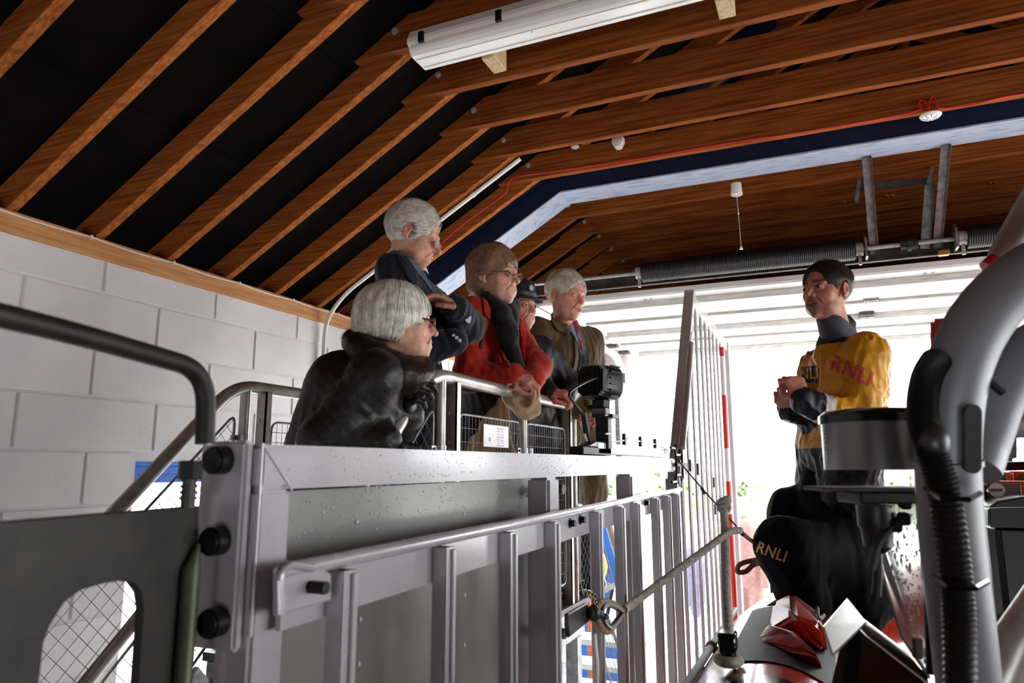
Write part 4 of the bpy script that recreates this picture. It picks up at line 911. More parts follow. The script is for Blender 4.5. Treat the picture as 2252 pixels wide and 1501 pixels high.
bg0 = [onZ(*p, z) for p, z in (((1668, 1395), 1.75), ((1700, 1318), 1.79), ((1752, 1322), 1.77), ((1800, 1362), 1.72), ((1812, 1420), 1.70), ((1812, 1478), 1.68))]
# ================================================================ ORGANIC SHAPES: signed distances turned into meshes
def ell(P, c, r):
    c = np.array(c); r = np.array(r); q = (P-c)/r; k0 = np.sqrt((q*q).sum(1))+1e-9; k1 = np.sqrt(((q/r)**2).sum(1))+1e-9
    return k0*(k0-1)/k1
def sph(P, c, r): return np.sqrt(((P-np.array(c))**2).sum(1))-r
def cap(P, a, b, ra, rb=None):
    a = np.array(a, float); b = np.array(b, float); rb = ra if rb is None else rb; ab = b-a
    t = np.clip(((P-a)@ab)/max(ab@ab, 1e-12), 0, 1); return np.sqrt(((P-a-t[:, None]*ab)**2).sum(1))-(ra+(rb-ra)*t)
def chain(P, pts, rs, k=.01):
    d = cap(P, pts[0], pts[1], rs[0], rs[1])
    for i in range(1, len(pts)-1): d = smin(d, cap(P, pts[i], pts[i+1], rs[i], rs[i+1]), k)
    return d
def smin(a, b, k): h = np.clip(.5+.5*(b-a)/k, 0, 1); return b+(a-b)*h-k*h*(1-h)
def smax(a, b, k): return -smin(-a, -b, k)
def ssub(a, b, k): return smax(a, -b, k)
def wave(P, s, seed=0):
    r = np.random.RandomState(seed); o = np.zeros(len(P))
    for k in range(5):
        d = r.randn(3); d /= np.linalg.norm(d); e = r.randn(3); e /= np.linalg.norm(e)
        o += np.sin(P@d*s*(1+.4*k)+2*np.sin(P@e*s*.7+r.rand()*6)+r.rand()*6)/(1+.5*k)
    return o/2.6
def sdf_mesh(fn, lo, hi, h, blk=4):
    lo = np.array(lo, float); hi = np.array(hi, float); n = (np.ceil((hi-lo)/h/blk).astype(int)+1)*blk
    nb = n//blk
    g = np.stack(np.meshgrid(*[lo[i]+(np.arange(nb[i])+.5)*h*blk-h*.5 for i in range(3)], indexing='ij'), -1).reshape(-1, 3)
    dc = fn(g).reshape(nb); act = np.abs(dc) < h*blk*1.45
    D = np.repeat(np.repeat(np.repeat(dc, blk, 0), blk, 1), blk, 2)
    idx = np.argwhere(act); off = np.stack(np.meshgrid(*[np.arange(blk)]*3, indexing='ij'), -1).reshape(-1, 3)
    I = (idx[:, None, :]*blk+off[None]).reshape(-1, 3)
    if len(I) == 0: return np.zeros((0, 3)), []
    D[I[:, 0], I[:, 1], I[:, 2]] = fn(lo+I*h)
    S_ = D < 0
    c = [S_[a:n[0]-1+a, b:n[1]-1+b, e:n[2]-1+e] for a in (0, 1) for b in (0, 1) for e in (0, 1)]
    s = sum(x.astype(np.int8) for x in c); A = np.argwhere((s > 0) & (s < 8)); vid = -np.ones(n-1, int); vid[A[:, 0], A[:, 1], A[:, 2]] = np.arange(len(A))
    acc = np.zeros((len(A), 3)); cnt = np.zeros(len(A)); cor = [(a, b, e) for a in (0, 1) for b in (0, 1) for e in (0, 1)]
    val = [D[A[:, 0]+a, A[:, 1]+b, A[:, 2]+e] for a, b, e in cor]
    for i in range(8):
        for j in range(i+1, 8):
            if sum(abs(cor[i][q]-cor[j][q]) for q in range(3)) != 1: continue
            m = (val[i] < 0) != (val[j] < 0)
            t = val[i][m]/(val[i][m]-val[j][m]); p = np.array(cor[i])+t[:, None]*(np.array(cor[j])-np.array(cor[i]))
            acc[m] += p; cnt[m] += 1
    V = lo+(A+acc/cnt[:, None])*h; F = []
    for ax in range(3):
        sl0 = [slice(1, -1)]*3; sl1 = [slice(1, -1)]*3; sl0[ax] = slice(0, n[ax]-1); sl1[ax] = slice(1, n[ax])
        s0 = S_[tuple(sl0)]; s1 = S_[tuple(sl1)]; m = np.argwhere(s0 != s1); o = np.ones(3, int); o[ax] = 0; m2 = m+o
        u, v = (ax+1) % 3, (ax+2) % 3; eu = np.zeros(3, int); eu[u] = 1; ev = np.zeros(3, int); ev[v] = 1
        q = [vid[tuple((m2-x).T)] for x in (eu+ev, ev, 0*eu, eu)]
        Q = np.stack(q, 1); fl = s0[tuple(m.T)]; Q[~fl] = Q[~fl][:, ::-1]; F.append(Q)
    F = np.concatenate(F); F = F[(F >= 0).all(1)]
    return V, F
def np_mesh(name, V, F, m, parent=None, col=None, loc=None):
    off = OFF[parent.name] if parent else np.array(loc, float)
    me = bpy.data.meshes.new(name); F = np.asarray(F); k = F.shape[1]
    me.vertices.add(len(V)); me.vertices.foreach_set('co', (V-off).astype(np.float32).ravel())
    me.loops.add(F.size); me.loops.foreach_set('vertex_index', F.astype(np.int32).ravel())
    me.polygons.add(len(F)); me.polygons.foreach_set('loop_start', np.arange(0, F.size, k, dtype=np.int32)); me.polygons.foreach_set('loop_total', np.full(len(F), k, np.int32))
    me.update(calc_edges=True); me.validate()
    me.polygons.foreach_set('use_smooth', np.ones(len(me.polygons), bool))
    if col is not None and len(me.vertices) == len(V):
        a = me.color_attributes.new('Col', 'FLOAT_COLOR', 'POINT'); a.data.foreach_set('color', np.concatenate([col, np.ones((len(V), 1))], 1).astype(np.float32).ravel())
    me.materials.append(M[m] if isinstance(m, str) else m)
    o = bpy.data.objects.new(name, me); COL.objects.link(o)
    if parent: o.parent = parent
    else: o.location = off
    OFF[o.name] = off
    return o
def lc3(c): return np.array(lin(c)[:3])
mat('skin', (255, 255, 255), .48, vcol='Col', c2=(236, 226, 222), scale=60, bump=.0006, bscale=130, sss=.12, spec=.35)
mat('cloth_vc', (255, 255, 255), .75, vcol='Col', c2=(225, 225, 225), scale=25, bump=.0006, bscale=500, sheen=.15, spec=.2)
mat('dry_vc', (255, 255, 255), .5, vcol='Col', c2=(226, 224, 220), scale=14, bump=.0012, bscale=45, spec=.3)
mat('dark_vc', (255, 255, 255), .8, vcol='Col', c2=(210, 210, 210), scale=12, bump=.001, bscale=60, spec=.12)
mat('hair_vc', (255, 255, 255), .45, vcol='Col', c2=(205, 205, 205), scale=40, spec=.4)
mat('shiny_vc', (255, 255, 255), .5, vcol='Col', c2=(225, 225, 225), scale=30, bump=.001, bscale=60, spec=.5)
mat('eye_white', (232, 226, 220), .15); mat('iris_brown', (60, 40, 28), .1); mat('iris_grey', (84, 98, 108), .1); mat('pupil', (8, 8, 8), .05)
mat('frame_brown', (92, 52, 32), .3); mat('frame_gold', (150, 120, 84), .3, .7); mat('pearl', (240, 234, 224), .15); mat('tooth', (226, 218, 200), .3)
def frame_at(p, a, pitch=0, roll=0):
    """right, forward, up of someone at p turned a degrees (0 faces the photographer, 90 looks to picture right)"""
    v = CAM-np.array(p); v[2] = 0; v /= np.linalg.norm(v); r = np.cross(-v, [0, 0, 1.]); a = math.radians(a)
    f = math.cos(a)*v+math.sin(a)*r; up = np.array([0, 0, 1.]); rt = np.cross(f, up); pt = math.radians(pitch)
    f2 = f*math.cos(pt)-up*math.sin(pt); u2 = np.cross(rt, f2); ro = math.radians(roll)
    r3 = rt*math.cos(ro)+u2*math.sin(ro); u3 = np.cross(r3, f2)
    return np.stack([r3, f2, u3], 1)
def head_fn(o):
    g = o.get; jw = g('jaw', 1.); sm = g('smile', 0.); op = g('open', 0.); nl = g('nose', 0.); br = g('brow', 1.); age = g('age', .5)
    def f(P):
        Q = P.copy(); Q[:, 0] = np.abs(Q[:, 0])
        d = smin(ell(P, (0, -.018, .036), (.077, .097, .084)), ell(P, (0, .028, -.035), (.060*jw, .066, .082)), .03)
        d = smin(d, ell(P, (0, .030, -.078), (.052*jw, .050, .034)), .02)
        d = smin(d, sph(P, (0, .073, -.106), .0155), .022)
        d = smin(d, sph(Q, (.044, .050, -.022+sm*.004), .019+sm*.003), .022)
        d = smin(d, sph(Q, (.036, .048, -.074), .012+.006*age), .022)
        d = smin(d, cap(Q, (.010, .088, .021), (.042, .070, .018), .007*br), .014)
        d = ssub(d, sph(Q, (.032, .103, -.001), .019), .014)
        d = smin(d, ell(P, (0, .076, -.067), (.036, .023, .030)), .016)
        d = smin(d, cap(P, (0, .084, .014), (0, .109+nl, -.030), .0065, .0105), .011)
        d = smin(d, sph(Q, (.0115, .096, -.034), .0078), .007)
        d = ssub(d, sph(Q, (.0065, .103, -.043), .0038), .004)
        mz = -.0665; cz = mz+sm*.006; cx = .026+sm*.003
        d = smin(d, cap(Q, (0, .0965, mz+.0058), (cx-.003, .0850, cz+.001), .0050, .0026), .006)
        d = smin(d, cap(Q, (0, .0950, mz-.0065-op*.006), (cx-.004, .0845, cz-.002), .0056, .0026), .006)
        d = ssub(d, cap(Q, (0, .1010, mz), (cx, .0885, cz), .0018, .0014), .002)
        if op: d = ssub(d, ell(P, (0, .098, mz-op*.002), (.017+.004*sm, .016, .0040+.004*op)), .003)
        if age: d = ssub(d, cap(Q, (.019, .0945, -.038), (.034, .078, -.069), .0015+.001*age), .009)
        e = sph(Q, (.0315, .0775, -.001), .0143)
        e = ssub(e, ell(Q, (.0318, .0925, -.0012), (.0142, .011, .0037*g('eye', 1.))), .002)
        d = smin(d, e, .005)
        er = ell(Q-np.array([.079, -.014, -.004]), (0, 0, 0), (.0085, .0185, .031)); er = ssub(er, ell(Q, (.0885, -.009, -.001), (.0070, .0105, .018)), .004)
        d = smin(d, er, .006); d = smin(d, sph(Q, (.0765, -.004, -.034), .0075), .006)
        d = smin(d, cap(P, (0, -.024, -.05), o['nl'], .047*g('neck', 1.), .056*g('neck', 1.)), .03)
        return d
    return f
def head_col(L, o):
    g = o.get; sk = lc3(o['skin']); C_ = np.tile(sk, (len(L), 1)); x = np.abs(L[:, 0])
    def blend(w, c): C_[:] = C_*(1-w[:, None])+lc3(c)*w[:, None]
    Q = L.copy(); Q[:, 0] = x; G = lambda c, r: np.exp(-(((Q-np.array(c))/r)**2).sum(1))
    red = o.get('red', (206, 128, 108)); blend(.5*G((.04, .07, -.03), .028), red); blend(.55*G((0, .11, -.03), .018), red); blend(.6*G((.082, -.01, 0), .03), red)
    blend(.25*G((.031, .09, -.012), .014), (150, 96, 84))
    m = np.clip(1-np.minimum(cap(Q, (0, .0965, -.0610), (.0235+.003*g('smile', 0), .0850, -.0655+.006*g('smile', 0)), .0040, .0016), cap(Q, (0, .095, -.0725-.006*g('open', 0)), (.022+.003*g('smile', 0), .0845, -.0680+.006*g('smile', 0)), .0044, .0016))/.0022, 0, 1); m *= (L[:, 1] > .08)
    blend(np.minimum(m, 1)*.62, o.get('lips', (176, 96, 88)))
    bw = np.clip(1-cap(Q, (.015, .093, .021), (.047, .070, .022), .0048, .0032)/.003, 0, 1); blend(bw*o.get('browa', .6), o.get('browc', (120, 100, 80)))
    if g('stubble'):
        s = np.clip((-.046-L[:, 2])/.03, 0, 1)*np.clip((L[:, 1]-.0)/.03, 0, 1)*np.clip((L[:, 2]+.13)/.02, 0, 1); s = np.maximum(s, .9*G((0, .1, -.052), .02)); blend(s*g('stubble')*(1-m), (96, 66, 52))
    return C_
def eyes(root, T, p, s, o):
    for sx_ in (-1, 1):
        c = p+T@(np.array([sx_*.0315, .0775, -.001])*s); gz = T@np.array(o.get('gaze', (0, 1, 0.))); gz /= np.linalg.norm(gz)
        e = MB().ball(c, .0126*s, 14, 10).build('eye', 'eye_white', root, smooth=True)
        q = c+gz*.0108*s; MB().lathe(q, gz, [(0, .0062*s), (.0019*s, .0054*s), (.0021*s, .0005)], 14).build('iris', o.get('iris', 'iris_brown'), e); MB().lathe(q+gz*.0019*s, gz, [(0, .0024*s), (.0004*s, .0023*s)], 10).build('pupil', 'pupil', e)
def glasses(root, T, p, s, m='frame_gold', w=.023, h=.015, y=.106, z=-.004, r=.0012, rimless=False):
    gl = None
    W_ = lambda v: p+T@(np.array(v)*s)
    def ring(sx_): return [W_((sx_*.033+w*math.cos(t)*(1 if abs(math.cos(t)) < .8 else .97), y-.010*(abs(sx_*.033+w*math.cos(t))/.055)**2, z+h*math.sin(t))) for t in np.linspace(0, 2*math.pi, 25)[:-1]]
    mb = MB()
    for sx_ in (-1, 1):
        if not rimless: mb.tube(ring(sx_), r*s, 6, closed=True)
        mb.tube([W_((sx_*.056, y-.012, z+.004)), W_((sx_*.074, .055, z+.006)), W_((sx_*.080, .0, z+.008)), W_((sx_*.079, -.018, z-.004))], r*1.3*s, 6)
    mb.tube([W_((-.011, y-.001, z+.003)), W_((0, y+.003, z+.006)), W_((.011, y-.001, z+.003))], r*s, 6)
    gl = mb.build('glasses', m, root, smooth=True)
    for sx_ in (-1, 1):
        R_ = ring(sx_); MB().prism(R_, T@np.array([0, -.0012*s, 0])).build('lens', 'lens_glass', gl)
def hand_pts(curl=(50, 60, 35), spread=.0, thumb=0):
    F_ = []
    bx = (.030, .010, -.010, -.028); by = (.086, .091, .086, .076); Ls = ((.042, .026, .020), (.046, .029, .021), (.042, .027, .020), (.033, .020, .018))
    for i in range(4):
        p = np.array([bx[i], by[i], 0.]); a = 0; pts = [p.copy()]; sp_ = (1.5-i)*spread
        for j in range(3):
            a += math.radians(curl[j]*(1+.06*i)); p = p+Ls[i][j]*np.array([math.sin(sp_)*math.cos(a), math.cos(sp_)*math.cos(a), -math.sin(a)]); pts.append(p.copy())
        F_.append(pts)
    th = [np.array([.020, .018, -.008]), np.array([.046, .045, -.022-.01*thumb]), np.array([.045-.012*thumb, .078, -.034-.012*thumb]), np.array([.036-.024*thumb, .100, -.040-.016*thumb])]
    return F_, th
def hand_fn(side, curl, spread=.05, thumb=0, k=1.0):
    F_, th = hand_pts(curl, spread, thumb); sg = np.array([1 if side == 'R' else -1, 1, 1])
    def f(P):
        Q = P*sg
        d = chain(Q, [(0, -.018, 0), (0, .0, 0), (0, .03, 0)], [.022, .022, .024], .01)
        for i, pts in enumerate(F_): d = smin(d, cap(Q, (pts[0][0]*.55, .02, .0), pts[0], .015, .0115), .012)
        d = smin(d, cap(Q, (.012, .02, -.006), th[1], .016, .012), .012)
        fd = None
        for pts in F_:
            c = chain(Q, pts, [.0096, .0086, .0080, .0068], .003); d = smin(d, c, .0035)
        d = smin(d, chain(Q, th[1:], [.0115, .0100, .0080], .004), .004)
        return d
    return f
def basis(fwd, up):
    f = np.array(fwd, float); f /= np.linalg.norm(f); u = np.array(up, float); u = u-f*(u@f); u /= np.linalg.norm(u); return np.stack([np.cross(f, u), f, u], 1)
class Body:
    """collects the pieces of one continuous skin mesh"""
    def __init__(s): s.V = []; s.F = []; s.C = []; s.n = 0
    def add(s, V, F, C_):
        if len(V) == 0: return
        s.V.append(V); s.F.append(np.asarray(F)+s.n); s.C.append(C_); s.n += len(V)
    def local(s, fn, lo, hi, h, T, p, k, colf):
        V, F = sdf_mesh(fn, lo, hi, h); s.add(p+(V*k)@T.T, F, colf(V))
    def hand(s, side, wrist, fwd, up, curl, skin, spread=.05, thumb=0, k=1.0, h=.0028):
        T = basis(fwd, up); c = lc3(skin)
        def colf(L):
            Q = np.tile(c, (len(L), 1)); w = np.clip((L[:, 1]-.07)/.05, 0, 1)[:, None]*.25; return Q*(1-w)+lc3((206, 120, 102))*w
        s.local(hand_fn(side, curl, spread, thumb), (-.075, -.07, -.1), (.08, .2, .05), h, T, np.array(wrist), k, colf)
    def build(s, root): return np_mesh('body', np.concatenate(s.V), np.concatenate(s.F), 'skin', root, np.concatenate(s.C))
def capsdf(prims, k=.03):
    def f(P):
        d = cap(P, *prims[0])
        for q in prims[1:]: d = smin(d, cap(P, *q), k)
        return d
    return f
def bounds(prims, pad): 
    A = np.array([p for q in prims for p in (q[0], q[1])]); r = max(max(q[2:]) for q in prims)+pad; return A.min(0)-r, A.max(0)+r
def torso_prims(shR, shL, hipR, hipL, rs=.065, rc=.105, rw=.10, rh=.115):
    shR, shL, hipR, hipL = [np.array(x, float) for x in (shR, shL, hipR, hipL)]; m = (shR+shL)/2; hm = (hipR+hipL)/2
    cR = m+(shR-m)*.5; cL = m+(shL-m)*.5; dn = (hm-m); w1 = .28
    cR = cR+dn*.16; cL = cL+dn*.16; wR = hm+(hipR-hm)*.7-dn*.32; wL = hm+(hipL-hm)*.7-dn*.32
    return [(shR, shL, rs, rs), (cR, wR, rc, rw), (cL, wL, rc, rw), (wR, hipR, rw, rh), (wL, hipL, rw, rh), (wR, wL, rw, rw)]
def arm_prims(sh, el, wr, r=(.062, .05, .042)): return [(sh, el, r[0], r[1]), (el, wr, r[1], r[2])]
def pix(P):
    v = P-CAM; z = v@VF; return np.stack([CX0+FPX*(v@VR)/z, CY0-FPX*(v@VU)/z], 1), z
def poly2(p, poly):
    poly = np.array(poly, float); n = len(poly); d = ((p-poly[0])**2).sum(1); s = np.ones(len(p))
    for i in range(n):
        j = i-1; e = poly[j]-poly[i]; w = p-poly[i]; b = w-e*np.clip((w@e)/(e@e), 0, 1)[:, None]; d = np.minimum(d, (b*b).sum(1))
        c1 = p[:, 1] >= poly[i][1]; c2 = p[:, 1] < poly[j][1]; c3 = e[0]*w[:, 1] > e[1]*w[:, 0]; fl = (c1 & c2 & c3) | (~c1 & ~c2 & ~c3); s = np.where(fl, -s, s)
    return s*np.sqrt(d)
def inpoly(V, poly): return poly2(pix(V)[0], poly) < 0
def patch_on(fn, name, m, root, poly, t0, t1, thick, h=.004, col=None, inner=.006, lo_pad=.02):
    """a piece of cloth of its own thickness lying on the surface fn, cut to an outline"""
    pts = np.array([at(x, y, t) for x, y in poly for t in (t0, t1)]); lo = pts.min(0)-lo_pad; hi = pts.max(0)+lo_pad
    def f(P):
        px, z = pix(P); d2 = poly2(px, poly)*z/FPX; d = fn(P); tm = (t0+t1)/2
        return smax(smax(smax(d-thick, -(d+inner), .002), d2, .003), np.abs(z-tm)-(t1-t0)/2, .002)
    V, F = sdf_mesh(f, lo, hi, h)
    if len(V) < 8: return None
    return np_mesh(name, V, F, m, root, np.tile(lc3(col), (len(V), 1)) if col is not None else None)
def march(fn, px, py, t0, t1):
    d = ray(px, py); t = np.linspace(t0, t1, 160); v = fn(CAM+t[:, None]*d); i = np.argmax(v < 0)
    if v[i] >= 0: return None
    a, b = t[max(i-1, 0)], t[i]
    for _ in range(18):
        c = (a+b)/2
        if fn((CAM+c*d)[None])[0] < 0: b = c
        else: a = c
    return CAM+a*d
def text_on(fn, s, m, root, cx, cy, ang, hpx, t0, t1, name='lettering', slant=0, sp=1.05, off=.002, kx=1.0, bold=.02):
    V2, F, *_ = text_mesh(name, s, m, (0, 0, 0), (1, 0, 0), (0, 1, 0), 1.0, bold=bold, spacing=sp)
    me = bpy.data.meshes.new('t'); me.from_pydata([(a, b, 0) for a, b in V2], [], F); bm = bmesh.new(); bm.from_mesh(me)
    bmesh.ops.triangulate(bm, faces=bm.faces); bmesh.ops.subdivide_edges(bm, edges=bm.edges, cuts=2, use_grid_fill=True)
    bm.verts.ensure_lookup_table(); V2 = [(v.co.x, v.co.y) for v in bm.verts]; F = [tuple(v.index for v in f.verts) for f in bm.faces]; bm.free(); bpy.data.meshes.remove(me)
    a = math.radians(ang); out = []
    for x, y in V2:
        X = x*hpx*kx; Y = y*hpx; q = march(fn, cx+X*math.cos(a)-(-Y)*math.sin(a), cy+X*math.sin(a)+(-Y)*math.cos(a), t0, t1); out.append(q)
    good = [q for q in out if q is not None]
    if not good: return
    d0 = np.mean([np.linalg.norm(q-CAM) for q in good]); ok = [q is not None for q in out]
    P = [(q-(q-CAM)/np.linalg.norm(q-CAM)*off) if q is not None else CAM for q in out]
    return MB().add(P, [f for f in F if all(ok[i] for i in f)]).build(name, m, root)
def strands(fn, V, N, length, width, flow, col, seed=0, nseg=5, curl=0., lift=.002, jit=.35, sel=None, n_up=0., bad=None):
    if sel is not None: V = V[sel(V)]
    """hair locks: narrow ribbons that follow the surface fn"""
    r = np.random.RandomState(seed); idx = r.choice(len(V), N); p = V[idx]+r.randn(N, 3)*.002; e = .002
    def grad(p):
        g = np.stack([fn(p+np.array(a)*e)-fn(p-np.array(a)*e) for a in ((1, 0, 0), (0, 1, 0), (0, 0, 1))], 1); return g/(np.linalg.norm(g, axis=1)[:, None]+1e-9)
    lf = lift*(.2+1.6*r.rand(N)); P = [p]; L_ = length*(.6+.8*r.rand(N))/nseg; jd = r.randn(N, 3)*jit; W0 = None; ph = r.rand(N)*6.28
    for k in range(nseg+1):
        g = grad(p); d = fn(p); p = p-g*(d-lf)[:, None]; P[-1] = p
        if W0 is None:
            pass
        f = flow(p)+jd; f = f-g*((f*g).sum(1))[:, None]*(1-n_up)
        if curl: t = np.cross(g, f); f = f+t*(curl*np.sin(ph+k*1.7))[:, None]
        f = f/(np.linalg.norm(f, axis=1)[:, None]+1e-9); sd = np.cross(f, g); sd /= np.linalg.norm(sd, axis=1)[:, None]+1e-9
        if W0 is None: sides = [sd]
        else: sides.append(sd)
        W0 = 1
        if k < nseg: p = p+f*L_[:, None]+g*n_up*.003; P.append(p)
    if bad is not None:
        ok = ~np.any([bad(q) for q in P], axis=0); P = [q[ok] for q in P]; sides = [q[ok] for q in sides]; N = int(ok.sum())
    vs = []; n = nseg+1
    for k in range(n):
        w_ = width*(1 if k < n-2 else .6 if k < n-1 else .12); vs += [P[k]-sides[k]*w_/2, P[k]+sides[k]*w_/2]
    Vv = np.stack(vs, 1).reshape(-1, 3); b = np.arange(N)[:, None]*(2*n); F = np.concatenate([b+np.array([2*k, 2*k+1, 2*k+3, 2*k+2])[None] for k in range(n-1)])
    p0 = P[0]; cl_ = .5+.5*np.sin(p0@np.array([95., 60, 20])+3*np.sin(p0@np.array([30., -50, 40]))); c = np.tile(lc3(col), (N, 1))*(.62+.36*cl_+.3*r.rand(N))[:, None]; return Vv, F, np.repeat(c, 2*n, 0)
def hair(root, o, T, p, s, fn, lo, hi, col, N=1600, L=.05, w_=.0022, flow=None, curl=0., lift=.0015, jit=.3, h=.003, seed=0, name='hair', n_up=0., nseg=7, sel=None, bad=None):
    V, F = sdf_mesh(fn, lo, hi, h); C_ = np.tile(lc3(col)*.85, (len(V), 1)); v2, f2, c2 = strands(fn, V, N, L, w_, flow, col, seed, curl=curl, lift=lift, jit=jit, n_up=n_up, nseg=nseg, sel=sel, bad=bad)
    ob = np_mesh(name, p+(V*s)@T.T, F, 'hair_vc', root, C_)
    np_mesh('locks', p+(v2*s)@T.T, f2, 'hair_vc', ob, c2)['kind'] = 'stuff'
    return ob
CRAN = lambda P: ell(P, (0, -.018, .036), (.077, .097, .084))
def add_head(b, root, T, p, s, o):
    o['nl'] = T.T@(np.array(o['nbw'])-np.array([0, 0, .05])-p)/s
    b.local(head_fn(o), (-.13, -.16, -.25), (.13, .16, .13), .0026, T, p, s, lambda L: head_col(L, o)); eyes(root, T, p, s, o)
def simple_legs(b, hip, floor, skin):
    pass
# ================================================================ PEOPLE
def garment(root, name, prims, k, col, h=.007, m='cloth_vc', amp=.006, freq=28, seed=1, extra=None, mesh=True, pad=.03):
    base = capsdf(prims, k)
    def fn(P):
        d = base(P)
        if amp: d = d+(amp*.6*wave(P, freq, seed)+amp*.75*(np.abs(wave(P*np.array([1, 1, .6]), freq*3.2, seed+50))*1.6-.7))*np.clip(1-np.abs(d)/.08, 0, 1)
        if extra: d = extra(P, d)
        return d
    if not mesh: return fn, None
    lo, hi = bounds(prims, pad); V, F = sdf_mesh(fn, lo, hi, h)
    C_ = col(V) if callable(col) else np.tile(lc3(col), (len(V), 1))
    return fn, np_mesh(name, V, F, m, root, C_)
def skeleton(nb, ab, hip, sw=.185, hw=.095, drop=.05):
    T = frame_at(nb, ab); rt, fw = T[:, 0], T[:, 1]; m = np.array(nb)-[0, 0, drop]; hip = np.array(hip)
    return m+rt*sw, m-rt*sw, hip+rt*hw, hip-rt*hw, rt, fw
def inner_body(b, sh, skin, legs=None, r=.85):
    """the part of the body under the clothes, so head, arms and hands hang together"""
    prims = sh; lo, hi = bounds(prims, .02); V, F = sdf_mesh(capsdf(prims, .04), lo, hi, .014); b.add(V, F, np.tile(lc3(skin), (len(V), 1)))
def shrink(prims, f=.72): return [(p[0], p[1], p[2]*f, p[3]*f) for p in prims]
def legs_prims(hR, hL, floor, fw, r=(.1, .075, .06), off=.0):
    out = []
    for h_ in (hR, hL):
        kn = np.array([h_[0], h_[1], (h_[2]+floor)/2+.03])+fw*.03; an = np.array([h_[0], h_[1], floor+.09]); out += [(h_, kn, r[0], r[1]), (kn, an, r[1], r[2])]
    return out
def shoes(root, hR, hL, floor, fw, m='black_gloss'):
    for h_ in (hR, hL):
        a = np.array([h_[0], h_[1], floor+.045]); V, F = sdf_mesh(lambda P: smax(capsdf([(a-fw*.05, a+fw*.12, .045, .04)], .02)(P), floor+.004-P[:, 2], .006), a-.24, a+.24, .012); np_mesh('shoe', V, F, m, root)
def sweep(y0, y1, a, b): t = np.clip((y0-y1), 0, 1); return t
down = lambda c: (lambda P: (P-np.array(c))*np.array([1, 1, .6])+np.array([0, 0, -.06]))
# ------------------------------------------------ 1: man in navy blazer, arms folded
o = dict(skin=(220, 168, 144), red=(196, 116, 98), age=1.0, jaw=1.02, nose=.006, browc=(196, 184, 168), browa=.5, nb=-.065, gaze=(0, 1, -.25), lips=(172, 104, 92), eye=.85)
hp = at(912, 517, 2.76); nb = at(893, 586, 2.80); hip = at(900, 930, 2.85)
p1 = thing('person', 'older white-haired man in navy blazer with folded arms on the platform', 'person', (hip[0], hip[1], GZ))
o['nbw'] = nb; T = frame_at(hp, 80, 22, -2); b = Body(); add_head(b, p1, T, hp, 1.0, o); glasses(p1, T, hp, 1.0, 'zinc', .020, .013, .110, -.008, rimless=False, r=.0009)
shR, shL, hR, hL, rt, fw = skeleton(nb, 78, hip, .175, drop=.07)
elR, wrR = at(915, 775, 2.56), at(1000, 752, 2.60); elL, wrL = at(1032, 716, 2.72), at(1003, 676, 2.585)
tp = torso_prims(shR, shL, hR, hL, .07, .118, .112, .12); ar = arm_prims(shR, elR, wrR, (.066, .056, .050)); al = arm_prims(shL, elL, wrL, (.066, .058, .048))
inner_body(b, shrink(tp)+shrink(ar, .6)+shrink(al, .6)+shrink(legs_prims(hR, hL, GZ, fw), .7), o['skin'])
b.hand('L', wrL, at(955, 652, 2.53)-wrL, (0, 0, 1.), (18, 22, 15), (150, 104, 84), k=1.0); b.build(p1)  # hand skin darker than the face: shade put into its colour
nbk = hp+T@np.array([0, -.05, -.16])
jk, jo = garment(p1, 'blazer', tp+ar+al+[(hR, hR-np.array([0, 0, .12]), .115, .12), (hL, hL-np.array([0, 0, .12]), .115, .12), (nb+np.array([0, 0, -.02]), nb-np.array([0, 0, .1]), .062, .09)], .035, (21, 24, 37), h=.0065, amp=.007, freq=22, seed=4)
garment(p1, 'trousers', legs_prims(hR, hL, GZ, fw, (.112, .085, .075)), .03, (24, 25, 32), h=.012, amp=.004); shoes(p1, hR, hL, GZ, fw)
patch_on(jk, 'pullover', 'cloth_vc', p1, [(893, 566), (905, 570), (935, 590), (955, 601), (972, 622), (986, 658), (968, 664), (945, 634), (915, 596)], 2.4, 2.9, .006, .0045, (74, 88, 112))
ckm = mat('shirt_check', (236, 236, 242), .7); n_ = ckm.node_tree; ck_ = n_.nodes.new('ShaderNodeTexBrick'); n_.links.new(n_.nodes['Mapping'].outputs[0], ck_.inputs[0]); ck_.inputs['Color1'].default_value = lin((238, 238, 244)); ck_.inputs['Color2'].default_value = lin((238, 238, 244)); ck_.inputs['Mortar'].default_value = lin((44, 52, 104)); ck_.inputs['Scale'].default_value = 34; ck_.inputs['Mortar Size'].default_value = .035; ck_.inputs['Brick Width'].default_value = .5; ck_.inputs['Row Height'].default_value = .5; ck_.offset = 0; n_.links.new(ck_.outputs[0], n_.nodes['Principled BSDF'].inputs['Base Color'])
T0 = frame_at(nb, 78); nbk = nb+np.array([0, 0, .022])+T0[:, 1]*.004
ring = [nbk+T0@np.array([.064*math.cos(t), .066*math.sin(t)+.005, .026-.034*math.sin(t)]) for t in np.linspace(0, 2*math.pi, 30)[:-1]]
R2 = [q+np.array([0, 0, -.045])+(q-nbk)*.22 for q in ring]
mb = MB(); n2 = len(ring); mb.add(ring+R2, [(i, (i+1) % n2, n2+(i+1) % n2, n2+i) for i in range(n2)]); mb.build('shirt_collar', ckm, p1, smooth=True)
patch_on(jk, 'lapel', 'cloth_vc', p1, [(868, 556), (884, 560), (916, 598), (946, 638), (968, 668), (985, 668), (968, 690), (925, 650), (896, 612)], 2.4, 2.9, .009, .0045, (17, 20, 32))
